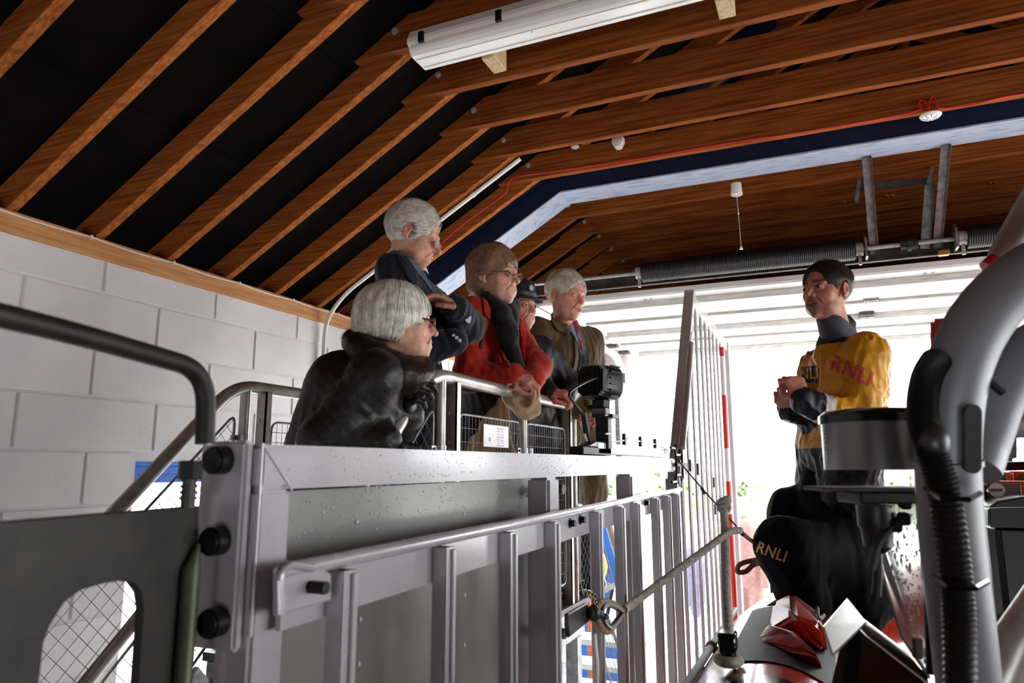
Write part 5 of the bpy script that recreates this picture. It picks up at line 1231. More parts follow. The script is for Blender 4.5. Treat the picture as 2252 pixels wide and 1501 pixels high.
for px, py, r_ in ((905, 706, .004), (963, 797, .010), (1004, 742, .007), (1011, 748, .007), (997, 737, .006)):
    q = march(jk, px, py, 2.3, 2.95)
    if q is not None: d = ray(px, py); d /= np.linalg.norm(d); MB().lathe(q, -d, [(0, r_), (.003, r_), (.004, r_*.7)], 12).build('button', 'zinc', p1)
q = march(jk, 1030, 702, 2.3, 2.95)
if q is not None: d = ray(1030, 702); d /= np.linalg.norm(d); MB().prism([q+VR*a+VU*b_ for a, b_ in ((-.012, .012), (.012, .010), (.006, -.016), (-.010, -.006))], -d*.003).build('badge', 'sign_white', p1)
wv_ = wrL-(at(955, 652, 2.53)-wrL)*.05; dd = at(955, 652, 2.53)-wrL; dd /= np.linalg.norm(dd); MB().lathe(wrL-dd*.012, dd, [(0, .029), (.008, .030), (.016, .029)], 18).build('watch', 'gunmetal', p1, smooth=True)
def hair1(P):
    d = ell(P, (0, -.022, .036), (.088, .108, .098)); d = ssub(d, ell(P, (0, .125, .02), (.072, .080, .066)), .02); d = ssub(d, ell(P, (0, .075, -.07), (.12, .075, .085)), .015)
    Q = np.abs(P[:, :1]); d = ssub(d, ell(np.concatenate([Q, P[:, 1:]], 1), (.085, -.006, -.012), (.03, .026, .042)), .008); d = smax(d, -.075-P[:, 2]-.5*np.clip(P[:, 1], -.06, .1)*-.0, .01)
    return d+.003*wave(P, 60, 3)
hair(p1, o, T, hp, 1.0, hair1, (-.11, -.14, -.1), (.11, .1, .15), (226, 222, 210), N=2800, L=.085, w_=.003, flow=lambda P: np.stack([P[:, 0]*3, -.5-P[:, 1]*2, -.35+0*P[:, 0]], 1)+.3*np.random.RandomState(2).randn(len(P), 3)*.1, jit=.15, seed=2, lift=.004)
# ------------------------------------------------ 2: white bobbed hair, black quilted coat
o = dict(skin=(228, 180, 158), red=(212, 120, 108), age=1.0, jaw=1.0, nose=.004, browc=(190, 176, 160), browa=.3, nb=-.09, gaze=(0, 1, 0), lips=(176, 84, 80), open=.25, iris='iris_grey')
hp = at(880, 713, 2.3); nb = at(832, 792, 2.30); hip = at(694, 1120, 2.34)
p2 = thing('person', 'woman with white bobbed hair leaning on the stair rail in a black quilted coat', 'person', (hip[0], hip[1], 1.2))
o['nbw'] = nb; T = frame_at(hp, 97, -3, 3); b = Body(); add_head(b, p2, T, hp, 1.0, o); glasses(p2, T, hp, 1.0, 'frame_brown', .022, .015, .111, -.004, r=.0022)
shR, shL, hR, hL, rt, fw = skeleton(nb, 88, hip, .165, drop=.075)
elR, wrR = at(712, 968, 2.08), at(842, 972, 2.10); elL, wrL = at(862, 955, 2.46), at(898, 915, 2.26)
tp = torso_prims(shR, shL, hR, hL, .075, .125, .125, .135); ar = arm_prims(shR, elR, wrR, (.078, .068, .056)); al = arm_prims(shL, elL, wrL, (.072, .062, .05))
lg = legs_prims(hR, hL, 1.2, fw)
inner_body(b, shrink(tp)+shrink(ar, .6)+shrink(al, .6)+shrink(lg, .7), o['skin']); b.build(p2)
UX = frame_at(nb, 90)
def quilt(P, d):
    u = P@VR*150; v = P[:, 2]*150; q = np.minimum(np.abs(np.sin((u+v)*.5)), np.abs(np.sin((u-v)*.5))); return d-.0013*np.clip(q*1.8, 0, 1)*(np.abs(d) < .05)
ck2, _ = garment(p2, 'quilted_coat', tp+ar+al+[(hR, hR-np.array([0, 0, .2]), .13, .15), (hL, hL-np.array([0, 0, .2]), .13, .15), (shR*.5+shL*.5+fw*.03, nb+fw*.05, .10, .07), (at(752, 850, 2.26), at(712, 990, 2.22), .115, .12)], .04, (19, 17, 16), h=.0045, m='shiny_vc', amp=.0032, freq=16, seed=6, extra=quilt)
garment(p2, 'trousers', lg, .03, (22, 21, 22), h=.012, amp=.003); shoes(p2, hR, hL, 1.2, fw)
# gloves
gb_ = Body()
def glove(name, side, wr, fwd, up, curl, k=1.12):
    T_ = basis(fwd, up); V, F = sdf_mesh(hand_fn(side, curl, .06, .3), (-.075, -.07, -.1), (.08, .2, .05), .0032); np_mesh(name, wr+(V*k)@T_.T, F, 'shiny_vc', p2, np.tile(lc3((20, 18, 18)), (len(V), 1)))
glove('glove', 'R', wrR, at(900, 985, 2.14)-wrR, (0, 0, 1.), (30, 40, 30)); glove('glove', 'L', wrL, at(902, 868, 2.2)-wrL, -fw+np.array([0, 0, .2]), (35, 60, 40))
# fur collar
cpt = [at(x, y, t) for x, y, t in ((775, 742, 2.36), (792, 760, 2.22), (835, 795, 2.17), (880, 822, 2.17), (912, 828, 2.20), (925, 808, 2.28), (918, 790, 2.36))]
cpt = bez(cpt, 4); rad = [.026+.022*math.sin(math.pi*min(1, i/(len(cpt)-1)*1.05)) for i in range(len(cpt))]
fpr = [(cpt[i], cpt[i+1], rad[i], rad[i+1]) for i in range(len(cpt)-1)]+[(at(782, 752, 2.30), at(835, 770, 2.42), .04, .04), (at(840, 800, 2.22), at(900, 812, 2.24), .045, .04)]
ff = lambda P, q=fpr: capsdf(q, .02)(P)+.004*wave(P, 70, 8)
lo, hi = bounds(fpr, .02); V, F = sdf_mesh(ff, lo, hi, .005); fc = np_mesh('fur_collar', V, F, 'hair_vc', p2, np.tile(lc3((40, 28, 23)), (len(V), 1)))
v2, f2, c2 = strands(ff, V, 7000, .022, .0014, lambda P: np.tile(np.array([.2, 0, -.6]), (len(P), 1)), (58, 42, 34), 9, nseg=3, lift=.003, jit=.9, n_up=.45); np_mesh('fur', v2, f2, 'hair_vc', fc, c2)['kind'] = 'stuff'
def bob(P):
    d = ell(P, (0, -.024, .040), (.098, .122, .102)); Q = P.copy(); Q[:, 0] = np.abs(Q[:, 0])
    low = ell(P, (0, -.038, -.012), (.098, .108, .080)); d = smin(d, low, .03)
    d = ssub(d, ell(P, (0, .118, -.045), (.075, .088, .082)), .012); d = ssub(d, ell(Q, (.07, .045, -.075), (.06, .062, .062)), .010)
    d = smax(d, -.068-P[:, 2]-.25*(P[:, 1]+.02), .008)
    return d+.0022*wave(P*np.array([1, 1, .25]), 90, 5)
hair(p2, o, T, hp, 1.0, bob, (-.12, -.17, -.12), (.12, .12, .16), (240, 238, 222), N=4200, L=.17, w_=.0034, flow=lambda P: (P-np.array([0, -.01, .17]))*np.array([.8, .8, 1.2]), jit=.012, seed=3, lift=.0035, nseg=11, sel=lambda V: V[:, 2] > .03, bad=lambda P: (P[:, 1] > .066) & (P[:, 2] < .012))
MB().ball(hp+T@np.array([.082, -.004, -.046]), .0052, 10, 8).build('earring', 'pearl', p2, smooth=True)
# ------------------------------------------------ 3: red coat, black scarf
o = dict(skin=(232, 184, 164), red=(214, 130, 112), age=.8, jaw=.96, nose=.003, browc=(150, 118, 92), browa=.35, nb=-.06, gaze=(0, 1, 0), lips=(170, 70, 66))
hp = at(1090, 608, 3.10); nb = at(1083, 672, 3.18); hip = at(1085, 930, 3.36)
p3 = thing('person', 'woman in a red coat and black scarf with hands clasped over the rail', 'person', (hip[0], hip[1], GZ))
o['nbw'] = nb; T = frame_at(hp, 57, 3, 0); b = Body(); add_head(b, p3, T, hp, 1.02, o); glasses(p3, T, hp, 1.02, 'frame_gold', .021, .014, .110, -.004, r=.0012)
shR, shL, hR, hL, rt, fw = skeleton(nb, 62, hip, .175, drop=.07)
elR, wrR = at(1030, 828, 3.02), at(1126, 822, 2.97); elL, wrL = at(1182, 806, 3.12), at(1172, 836, 3.0)
tp = torso_prims(shR, shL, hR, hL, .068, .118, .118, .13); ar = arm_prims(shR, elR, wrR, (.068, .06, .050)); al = arm_prims(shL, elL, wrL, (.066, .056, .046))
lg = legs_prims(hR, hL, GZ, fw, (.09, .065, .05))
inner_body(b, shrink(tp)+shrink(ar, .6)+shrink(al, .6)+shrink(lg, .8), o['skin'])
b.hand('R', wrR, at(1180, 842, 2.93)-wrR, np.array([0, 0, .9])-VF*.6, (28, 48, 30), (210, 156, 136), thumb=.4, k=.98); b.hand('L', wrL, at(1135, 836, 2.94)-wrL, np.array([0, 0, .3])-VF, (40, 60, 35), (210, 156, 136), thumb=.5, k=.95); b.build(p3)
rc_, _ = garment(p3, 'red_coat', tp+ar+al+[(hR, hR-np.array([0, 0, .1]), .125, .13), (hL, hL-np.array([0, 0, .1]), .125, .13), (nb-np.array([0, 0, .02]), nb-np.array([0, 0, .1]), .066, .1)], .035, lambda V: np.where((V[:, 2] > at(1085, 868, 3.2)[2])[:, None], lc3((184, 40, 22)), lc3((22, 21, 23))), h=.0065, amp=.006, freq=20, seed=7)
garment(p3, 'skirt', [(hR, hR-np.array([0, 0, .5]), .12, .13), (hL, hL-np.array([0, 0, .5]), .12, .13)], .05, (18, 18, 20), h=.012, amp=.006); shoes(p3, hR, hL, GZ, fw)
patch_on(rc_, 'lapel', 'cloth_vc', p3, [(1060, 652), (1072, 662), (1096, 715), (1118, 780), (1124, 812), (1112, 800), (1092, 752), (1076, 720), (1084, 712), (1066, 690)], 2.8, 3.2, .010, .0045, (178, 38, 20))
patch_on(rc_, 'lapel', 'cloth_vc', p3, [(1140, 690), (1148, 694), (1156, 730), (1154, 790), (1148, 800), (1146, 750)], 2.8, 3.4, .010, .0045, (196, 44, 26))
patch_on(rc_, 'bag_strap', 'cloth_vc', p3, [(1062, 690), (1067, 692), (1061, 768), (1054, 766)], 2.8, 3.2, .006, .004, (40, 30, 28))
sc = [(nb+T@np.array([.0, .0, .0])+np.array([0, 0, .018]), nb+np.array([0, 0, -.02])+fw*.03, .072, .078), (nb+fw*.06+np.array([0, 0, -.01])-rt*.03, at(1116, 735, 2.98), .055, .045), (at(1116, 735, 2.98), at(1138, 805, 2.99), .040, .030), (at(1072, 660, 3.06), at(1100, 690, 3.0), .04, .05)]
sf = lambda P: capsdf(sc, .03)(P)+.006*wave(P*np.array([1, 1, .35]), 55, 12)
lo, hi = bounds(sc, .02); V, F = sdf_mesh(sf, lo, hi, .005); np_mesh('scarf', V, F, 'cloth_vc', p3, np.tile(lc3((17, 17, 19)), (len(V), 1)))
def hair3(P):
    Q = P.copy(); Q[:, 0] = np.abs(Q[:, 0])
    d = ell(P, (0, -.026, .044), (.096, .114, .102)); d = smin(d, ell(P, (0, -.062, -.03), (.075, .062, .062)), .03)
    d = ssub(d, ell(P, (0, .120, -.02), (.070, .082, .085)), .014); d = ssub(d, ell(Q, (.07, .05, -.06), (.05, .07, .062)), .012); d = smax(d, -.088-P[:, 2], .008)
    return d+.005*wave(P, 48, 15)
hair(p3, o, T, hp, 1.02, hair3, (-.12, -.16, -.12), (.12, .12, .17), (150, 118, 90), N=3600, L=.08, w_=.0034, flow=lambda P: (P-np.array([0, .03, .15]))*np.array([1, 1.2, .8]), curl=.45, jit=.2, seed=5, lift=.003)
MB().ball(hp+T@np.array([.082, .0, -.040]), .004, 8, 6).build('earring', 'pearl', p3, smooth=True)
q = march(rc_, 1138, 722, 2.7, 3.4)
if q is not None: MB().ball(q, .007, 8, 6, (1, .5, 1.4)).build('brooch', 'zinc', p3)
# ------------------------------------------------ 4: policewoman in a bowler style hat
o = dict(skin=(234, 186, 166), red=(216, 132, 116), age=.1, jaw=.93, brow=.6, nose=0, browc=(96, 66, 46), browa=.7, gaze=(.1, 1, 0), lips=(190, 96, 92), iris='iris_grey')
hp = at(1141, 676, 3.40); nb = at(1138, 735, 3.5); hip = at(1155, 960, 3.62)
p4 = thing('person', 'police officer in a black brimmed hat standing between the red coat and olive coat', 'person', (hip[0], hip[1], GZ))
o['nbw'] = nb; T = frame_at(hp, 42, 3, 0); b = Body(); add_head(b, p4, T, hp, .95, o)
shR, shL, hR, hL, rt, fw = skeleton(nb, 45, hip, .165, drop=.06)
elR, wrR = at(1182, 832, 3.46), at(1206, 862, 3.40); elL, wrL = at(1262, 850, 3.66), at(1246, 872, 3.46)
tp = torso_prims(shR, shL, hR, hL, .066, .11, .11, .115); ar = arm_prims(shR, elR, wrR, (.066, .056, .046)); al = arm_prims(shL, elL, wrL, (.064, .054, .044)); lg = legs_prims(hR, hL, GZ, fw)
inner_body(b, shrink(tp)+shrink(ar, .6)+shrink(al, .6)+shrink(lg, .7), o['skin'])
b.hand('R', wrR, at(1262, 866, 3.36)-wrR, np.array([0, 0, 1.])-VF*.4, (45, 55, 35), (220, 150, 134), thumb=.2, k=.97); b.hand('L', wrL, at(1212, 858, 3.40)-wrL, np.array([0, 0, .6])-VF*.5, (50, 60, 35), (220, 150, 134), thumb=.4, k=.92)
b.build(p4)
pj, _ = garment(p4, 'police_jacket', tp+ar+al+[(nb, nb-np.array([0, 0, .08]), .06, .08)], .035, (20, 21, 24), h=.007, m='shiny_vc', amp=.006, freq=24, seed=9)
garment(p4, 'trousers', lg, .03, (18, 18, 22), h=.013, amp=.003); shoes(p4, hR, hL, GZ, fw)
patch_on(pj, 'shoulder_tab', 'cloth_vc', p4, [(1160, 765), (1178, 770), (1184, 786), (1164, 782)], 3.2, 3.6, .006, .004, (96, 96, 132)); patch_on(pj, 'tab_print', 'cloth_vc', p4, [(1163, 768), (1176, 772), (1180, 781), (1166, 779)], 3.2, 3.6, .008, .003, (52, 50, 96))
hb_ = hp+T@np.array([0, -.015, .052]); ax_ = T@np.array([0, .10, 1.]); ax_ /= np.linalg.norm(ax_)
ht = MB().lathe(hb_, ax_, [(-.012, .125), (-.004, .128), (.0, .118), (.004, .093), (.03, .091), (.06, .084), (.082, .066), (.092, .03), (.093, .004)], 36).build('hat', mat('hat_felt', (20, 21, 26), .8), p4, smooth=True)
MB().lathe(hb_, ax_, [(.004, .094), (.022, .0935)], 36).build('hat_band', 'steel_blue', ht, smooth=True)
qb = hb_+ax_*.032+T@np.array([.0, .090, 0]); st = []
for k in range(16): an = k*math.pi/8; r_ = .018 if k % 2 else .011; st.append(qb+T@np.array([r_*math.sin(an), .004, r_*math.cos(an)]))
MB().prism(st, T@np.array([0, .003, 0])).build('badge', 'zinc', ht)
def hair4(P):
    d = ell(P, (0, -.024, .035), (.084, .104, .09)); d = ssub(d, ell(P, (0, .11, -.03), (.08, .09, .10)), .012); return smax(d, -.06-P[:, 2], .008)
V, F = sdf_mesh(hair4, (-.1, -.14, -.1), (.1, .1, .14), .004); np_mesh('hair', hp+(V*.95)@T.T, F, 'hair_vc', p4, np.tile(lc3((70, 50, 36)), (len(V), 1)))
# ------------------------------------------------ 5: smiling man, olive overcoat
o = dict(skin=(232, 180, 160), red=(216, 120, 106), age=.9, jaw=1.06, smile=1.6, nose=.004, browc=(196, 182, 160), browa=.5, nb=-.05, gaze=(.0, 1, -.05), lips=(186, 104, 96), eye=.75, open=.45, iris='iris_grey')
hp = at(1247, 652, 3.72); nb = at(1240, 712, 3.84); hip = at(1250, 960, 3.95)
p5 = thing('person', 'smiling grey-haired man in an olive overcoat, grey suit and red tie', 'person', (hip[0], hip[1], GZ))
o['nbw'] = nb; T = frame_at(hp, 44, 10, 4); b = Body(); add_head(b, p5, T, hp, 1.04, o)
for k in range(6): MB().obox(hp+T@np.array([(-2.5+k)*.0068, .0895-abs(k-2.5)*.0012, -.0625+abs(k-2.5)*.0012]), T[:, 0], T[:, 1], T[:, 2], .0064, .004, .006).build('tooth', 'tooth', p5)
shR, shL, hR, hL, rt, fw = skeleton(nb, 46, hip, .20, drop=.075)
elR, wrR = at(1196, 862, 3.78), at(1258, 900, 3.72); elL, wrL = at(1312, 850, 4.0), at(1284, 888, 3.78)
tp = torso_prims(shR, shL, hR, hL, .075, .125, .125, .13); ar = arm_prims(shR, elR, wrR, (.076, .066, .056)); al = arm_prims(shL, elL, wrL, (.074, .064, .054)); lg = legs_prims(hR, hL, GZ, fw)
inner_body(b, shrink(tp)+shrink(ar, .6)+shrink(al, .6)+shrink(lg, .7), o['skin'])
b.hand('R', wrR, at(1300, 905, 3.7)-wrR, np.array([0, 0, .8])-VF*.5, (35, 50, 30), (206, 150, 130)); b.hand('L', wrL, at(1250, 905, 3.72)-wrL, np.array([0, 0, .5])-VF, (40, 50, 30), (206, 150, 130)); b.build(p5)
ov, _ = garment(p5, 'overcoat', tp+ar+al+[(hR, hR-np.array([0, 0, .3]), .135, .15), (hL, hL-np.array([0, 0, .3]), .135, .15), (nb, nb-np.array([0, 0, .1]), .07, .1)], .04, (92, 76, 44), h=.0075, amp=.008, freq=18, seed=11)
garment(p5, 'trousers', lg, .03, (52, 50, 54), h=.013, amp=.003); shoes(p5, hR, hL, GZ, fw)
patch_on(ov, 'suit_front', 'cloth_vc', p5, [(1246, 716), (1262, 716), (1278, 745), (1296, 775), (1300, 840), (1296, 890), (1262, 900), (1268, 830), (1276, 780), (1262, 745)], 3.5, 4.1, .007, .005, (78, 74, 78))
patch_on(ov, 'shirt', 'cloth_vc', p5, [(1240, 700), (1262, 704), (1276, 736), (1280, 768), (1264, 742), (1248, 718)], 3.5, 4.0, .009, .004, (150, 166, 206))
patch_on(ov, 'tie', 'cloth_vc', p5, [(1258, 703), (1268, 706), (1274, 726), (1282, 756), (1280, 770), (1270, 742), (1264, 724)], 3.5, 4.0, .013, .0035, (166, 26, 40))
patch_on(ov, 'tie_stripe', 'cloth_vc', p5, [(1268, 728), (1273, 730), (1278, 748), (1273, 748)], 3.5, 4.0, .015, .003, (60, 140, 200))
patch_on(ov, 'coat_collar', 'cloth_vc', p5, [(1210, 690), (1226, 680), (1240, 700), (1256, 722), (1250, 738), (1226, 726), (1214, 708)], 3.5, 4.0, .014, .005, (96, 80, 48))
patch_on(ov, 'coat_edge', 'cloth_vc', p5, [(1262, 745), (1270, 762), (1272, 790), (1266, 815), (1258, 815), (1264, 790)], 3.5, 3.95, .012, .005, (100, 84, 52))
for px, py in ((1271, 783), (1262, 738)):
    q = march(ov, px, py, 3.4, 4.1)
    if q is not None: MB().ball(q, .007, 8, 6).build('button', 'gunmetal', p5)
gpr = [(at(1262, 872, 3.70), at(1282, 905, 3.68), .03, .02), (at(1285, 872, 3.72), at(1296, 900, 3.68), .028, .02), (at(1240, 878, 3.7), at(1262, 882, 3.68), .022, .022)]
V, F = sdf_mesh(lambda P: capsdf(gpr, .01)(P)+.006*wave(P, 90, 3), *bounds(gpr, .02), .005); np_mesh('gloves', V, F, 'cloth_vc', p5, np.tile(lc3((126, 116, 66)), (len(V), 1)))
def hair5(P):
    Q = P.copy(); Q[:, 0] = np.abs(Q[:, 0])
    d = ell(P, (0, -.024, .046), (.092, .108, .096)); d = ssub(d, ell(P, (0, .125, .0), (.075, .080, .085)), .02); d = ssub(d, ell(P, (0, .07, -.07), (.12, .085, .085)), .015); d = ssub(d, ell(Q, (.088, -.004, -.014), (.03, .028, .044)), .008); d = smax(d, -.07-P[:, 2], .01)
    return d+.005*wave(P, 50, 23)
hair(p5, o, T, hp, 1.04, hair5, (-.12, -.15, -.1), (.12, .11, .17), (228, 220, 202), N=3000, L=.07, w_=.0032, flow=lambda P: (P-np.array([0, .06, .12]))*np.array([1, 1.3, .8])+np.array([0, 0, .03]), curl=.6, jit=.4, seed=8, lift=.003)
# ------------------------------------------------ 6: crewman in yellow drysuit top
o = dict(skin=(196, 140, 118), red=(186, 96, 82), age=.35, jaw=1.03, nose=.004, browc=(46, 32, 24), browa=.85, nb=-.04, gaze=(.12, 1, .0), lips=(168, 100, 92), open=.7, stubble=.5, neck=1.05)
hp = at(1816, 640, 2.90); nb = at(1846, 742, 2.95); hip = at(1842, 1075, 3.02)
p6 = thing('person', 'dark-haired crewman in a yellow and black drysuit talking on the orange boat', 'person', (hip[0], hip[1], 1.55))
o['nbw'] = nb; T = frame_at(hp, -35, -2, 0); b = Body(); add_head(b, p6, T, hp, 1.0, o)
for k in range(5): MB().obox(hp+T@np.array([(-2+k)*.0065, .0935-abs(k-2)*.001, -.0605]), T[:, 0], T[:, 1], T[:, 2], .006, .004, .0045).build('tooth', 'tooth', p6)
shR, shL, hR, hL, rt, fw = skeleton(nb, -60, hip, .188, drop=.095)
elL, wrL = at(1886, 928, 2.74), at(1768, 880, 2.68); elR, wrR = at(1800, 918, 3.14), at(1738, 902, 2.92)
tp = torso_prims(shR, shL, hR, hL, .064, .125, .122, .125); ar = arm_prims(shR, elR, wrR, (.07, .06, .048)); al = arm_prims(shL, elL, wrL, (.072, .072, .050))
knL, anL = at(1727, 1203, 2.76), at(1768, 1320, 2.74); knR, anR = at(1745, 1125, 3.12), at(1735, 1320, 3.20); seat = at(1860, 1225, 3.0)
lg = [(hip, seat, .150, .16), (seat, knL, .15, .105), (knL, anL, .105, .10), (seat, knR, .14, .10), (knR, anR, .10, .08), (seat, at(1900, 1290, 2.95), .16, .15), (seat, at(1780, 1290, 2.9), .15, .13), (seat, at(1880, 1330, 2.85), .14, .12)]
inner_body(b, shrink(tp)+shrink(ar, .55)+shrink(al, .55)+shrink(lg, .7), o['skin'])
b.hand('L', wrL, at(1742, 826, 2.72)-wrL, VR*.15-VF*1.0+np.array([0, 0, .1]), (62, 80, 45), (196, 136, 116), thumb=.9, k=1.02)
b.hand('R', wrR, at(1712, 862, 2.84)-wrR, -VR*.6-VF*.8, (55, 75, 40), (196, 140, 120), thumb=.8, k=1.0); b.build(p6)
YEL = (214, 152, 24); NAV = (30, 33, 42)
def ycol(V):
    C_ = np.tile(lc3(YEL), (len(V), 1)); L = V-nb; f_ = L@fw; r_ = L@rt
    C_[(f_ > .118) & (r_ > -.02) & (V[:, 2] < nb[2]-.06)] = lc3(NAV)
    for el_, wr_, lo_ in ((elL, wrL, .60), (elR, wrR, .1)):
        ab_ = wr_-el_; t = ((V-el_)@ab_)/(ab_@ab_); dist = np.linalg.norm(V-el_-np.clip(t, 0, 1.1)[:, None]*ab_, axis=1); near = dist < .085
        C_[near & (t > lo_)] = lc3((206, 200, 200)); C_[near & (t > lo_+.16)] = lc3(NAV)
    C_[V[:, 2] < at(1830, 985, 2.9)[2]] = lc3((22, 23, 26))
    sh_ = (L[:, 2] > -.035) & (np.abs(r_) < .12); C_[sh_] = lc3((52, 54, 62))
    return C_
wrinkle = lambda P, d: d+.005*np.abs(wave(P, 16, 31))-.002
yj, _ = garment(p6, 'drysuit_top', tp+ar+al+[(nb+np.array([0, 0, .03]), nb-np.array([0, 0, .08]), .066, .105), (shL*.7+nb*.3-np.array([0, 0, .07]), shL*.3+hL*.7, .088, .11)], .04, ycol, h=.0042, m='dry_vc', amp=.009, freq=20, seed=13, extra=wrinkle)
np_c = [(hp+T@np.array([0, -.03, -.105]), nb+np.array([0, 0, .0]), .060, .074)]
V, F = sdf_mesh(lambda P: smax(capsdf(np_c, .01)(P), ((P-(hp+T@np.array([0, -.02, -.115])))@(T@np.array([0, -.35, 1.])/1.06)), .004), *bounds(np_c, .02), .005); np_mesh('neck_seal', V, F, 'cloth_vc', p6, np.tile(lc3((74, 78, 86)), (len(V), 1)))
tr, _ = garment(p6, 'drysuit_trousers', lg+[(hip+np.array([0, 0, .02]), hip, .12, .15)], .05, (13, 13, 15), h=.008, m='dark_vc', amp=.007, freq=13, seed=17)
mat('print_red', (196, 44, 84), .6); mat('print_yellow', (222, 170, 40), .6); mat('print_gold', (196, 142, 66), .6); mat('print_navy', (34, 37, 50), .6)
text_on(yj, 'RNLI', 'print_red', p6, 1873, 816, 24, 33, 2.4, 3.1, kx=.92, sp=1.12)
patch_on(yj, 'chest_badge', 'dry_vc', p6, [(1762, 806), (1797, 804), (1797, 840), (1762, 842)], 2.5, 3.1, .004, .0035, NAV)
text_on(lambda P: yj(P)-.004, 'NLI', 'print_yellow', p6, 1779, 822, -3, 24, 2.4, 3.1, kx=.8)
text_on(tr, 'RNLI', 'print_gold', p6, 1697, 1214, 20, 24, 2.3, 3.2, kx=.92, sp=1.08)
def hair6(P):
    Q = P.copy(); Q[:, 0] = np.abs(Q[:, 0])
    d = ell(P, (0, -.020, .040), (.086, .106, .094)); d = ssub(d, ell(P, (0, .130, .004), (.082, .085, .094)), .008); d = ssub(d, ell(P, (0, .085, -.075), (.12, .08, .095)), .01); d = ssub(d, ell(Q, (.086, -.004, -.012), (.03, .026, .042)), .006); d = smax(d, -.068-P[:, 2], .01)
    return d+.003*wave(P, 55, 33)
hair(p6, o, T, hp, 1.0, hair6, (-.11, -.15, -.1), (.11, .11, .16), (40, 31, 26), N=3000, L=.04, w_=.0035, flow=lambda P: np.stack([P[:, 0]*2, -.2-P[:, 1], -.1-0*P[:, 0]], 1), jit=.4, seed=14, lift=.002)
# boots on the boat
for a in (anL, anR):
    V, F = sdf_mesh(capsdf([(a, a+fw*.12-np.array([0, 0, .05]), .06, .045)], .02), a-.28, a+.28, .012); np_mesh('boot', V, F, 'black_wet', p6)
# ------------------------------------------------ coat hung over the rail
cp_ = [(at(1112, 872, 3.16), at(1075, 985, 3.14), .035, .06), (at(1112, 872, 3.16), at(1120, 1000, 3.15), .035, .05), (at(1075, 985, 3.14), at(1068, 1090, 3.14), .06, .075), (at(1120, 1000, 3.15), at(1125, 1100, 3.15), .05, .06)]
cp_ = [((q[0]-np.array([.03, 0, 0])), (q[1]-np.array([.03, 0, 0])), q[2], q[3]) for q in cp_]
cfn = lambda P: smax(capsdf(cp_, .03)(P)+.010*wave(P*np.array([1.5, 1.5, .3]), 60, 41), P[:, 0]+1.212, .004)
V, F = sdf_mesh(cfn, *bounds(cp_, .03), .006); tc_ = thing('draped_coat', 'beige raincoat draped over the platform rail behind the wire mesh', 'coat', at(1110, 990, 3.1))
np_mesh('hanging_cloth', V, F, 'cloth_vc', tc_, np.tile(lc3((190, 158, 116)), (len(V), 1)))
fp_ = bez([at(1095, 838, 3.06), at(1118, 862, 3.02), at(1128, 888, 2.99), at(1150, 902, 2.98), at(1172, 893, 2.99), at(1168, 868, 3.02), at(1140, 845, 3.06)], 5)
fpr2 = [(fp_[i]+d_, fp_[i+1]+d_, .017, .017) for i in range(len(fp_)-1) for d_ in (np.array([0, 0, 0.]), np.array([-.03, .01, .012]), np.array([.012, .01, -.022]))]+[(at(1125, 858, 3.05), at(1150, 885, 3.03), .028, .024)]
V, F = sdf_mesh(lambda P: capsdf(fpr2, .008)(P)+.006*np.abs(wave(P, 70, 44)), *bounds(fpr2, .03), .005); np_mesh('folded_sleeve', V, F, 'cloth_vc', tc_, np.tile(lc3((204, 176, 136)), (len(V), 1)))
# ------------------------------------------------ red dry bag on the tube
def hull(mb_pts, sub_=2):
    bm = bmesh.new()
    for p in mb_pts: bm.verts.new(tuple(p))
    r_ = bmesh.ops.convex_hull(bm, input=bm.verts); bmesh.ops.delete(bm, geom=[g for g in r_['geom_interior'] if isinstance(g, bmesh.types.BMVert)], context='VERTS')
    bmesh.ops.triangulate(bm, faces=bm.faces); bmesh.ops.bevel(bm, geom=list(bm.edges), offset=.012, segments=3, affect='EDGES', clamp_overlap=True)
    bm.verts.index_update(); V_ = [v.co[:] for v in bm.verts]; F_ = [tuple(v.index for v in f.verts) for f in bm.faces]; bm.free(); return V_, F_
zt_ = lambda x, y, z: onZ(x, y, z)
hb1 = [zt_(1700, 1325, 1.78), zt_(1742, 1303, 1.83), zt_(1810, 1372, 1.80), zt_(1822, 1440, 1.70), zt_(1690, 1385, 1.75), zt_(1745, 1352, 1.82), zt_(1780, 1400, 1.76), zt_(1720, 1420, 1.66), zt_(1800, 1345, 1.76), zt_(1720, 1330, 1.6), zt_(1800, 1400, 1.6)]
hb2 = [zt_(1666, 1402, 1.745), zt_(1690, 1368, 1.77), zt_(1745, 1385, 1.79), zt_(1800, 1440, 1.76), zt_(1812, 1490, 1.68), zt_(1672, 1418, 1.735), zt_(1745, 1415, 1.765), zt_(1770, 1475, 1.66), zt_(1700, 1430, 1.62), zt_(1810, 1480, 1.62)]
mb = MB(); mb.add(*hull(hb1)); mb.add(*hull(hb2)); rbg = mb.build('dry_bag', 'red_bag', smooth=True); tag(rbg, 'crumpled shiny red dry bag lying on the boat tube', 'bag')
MB().tube(bez([onZ(1797, 1335, 1.8), onZ(1800, 1360, 1.8), onZ(1812, 1352, 1.78)], 4), .006, 8).build('strap_buckle', 'black_plastic', rbg, smooth=True)
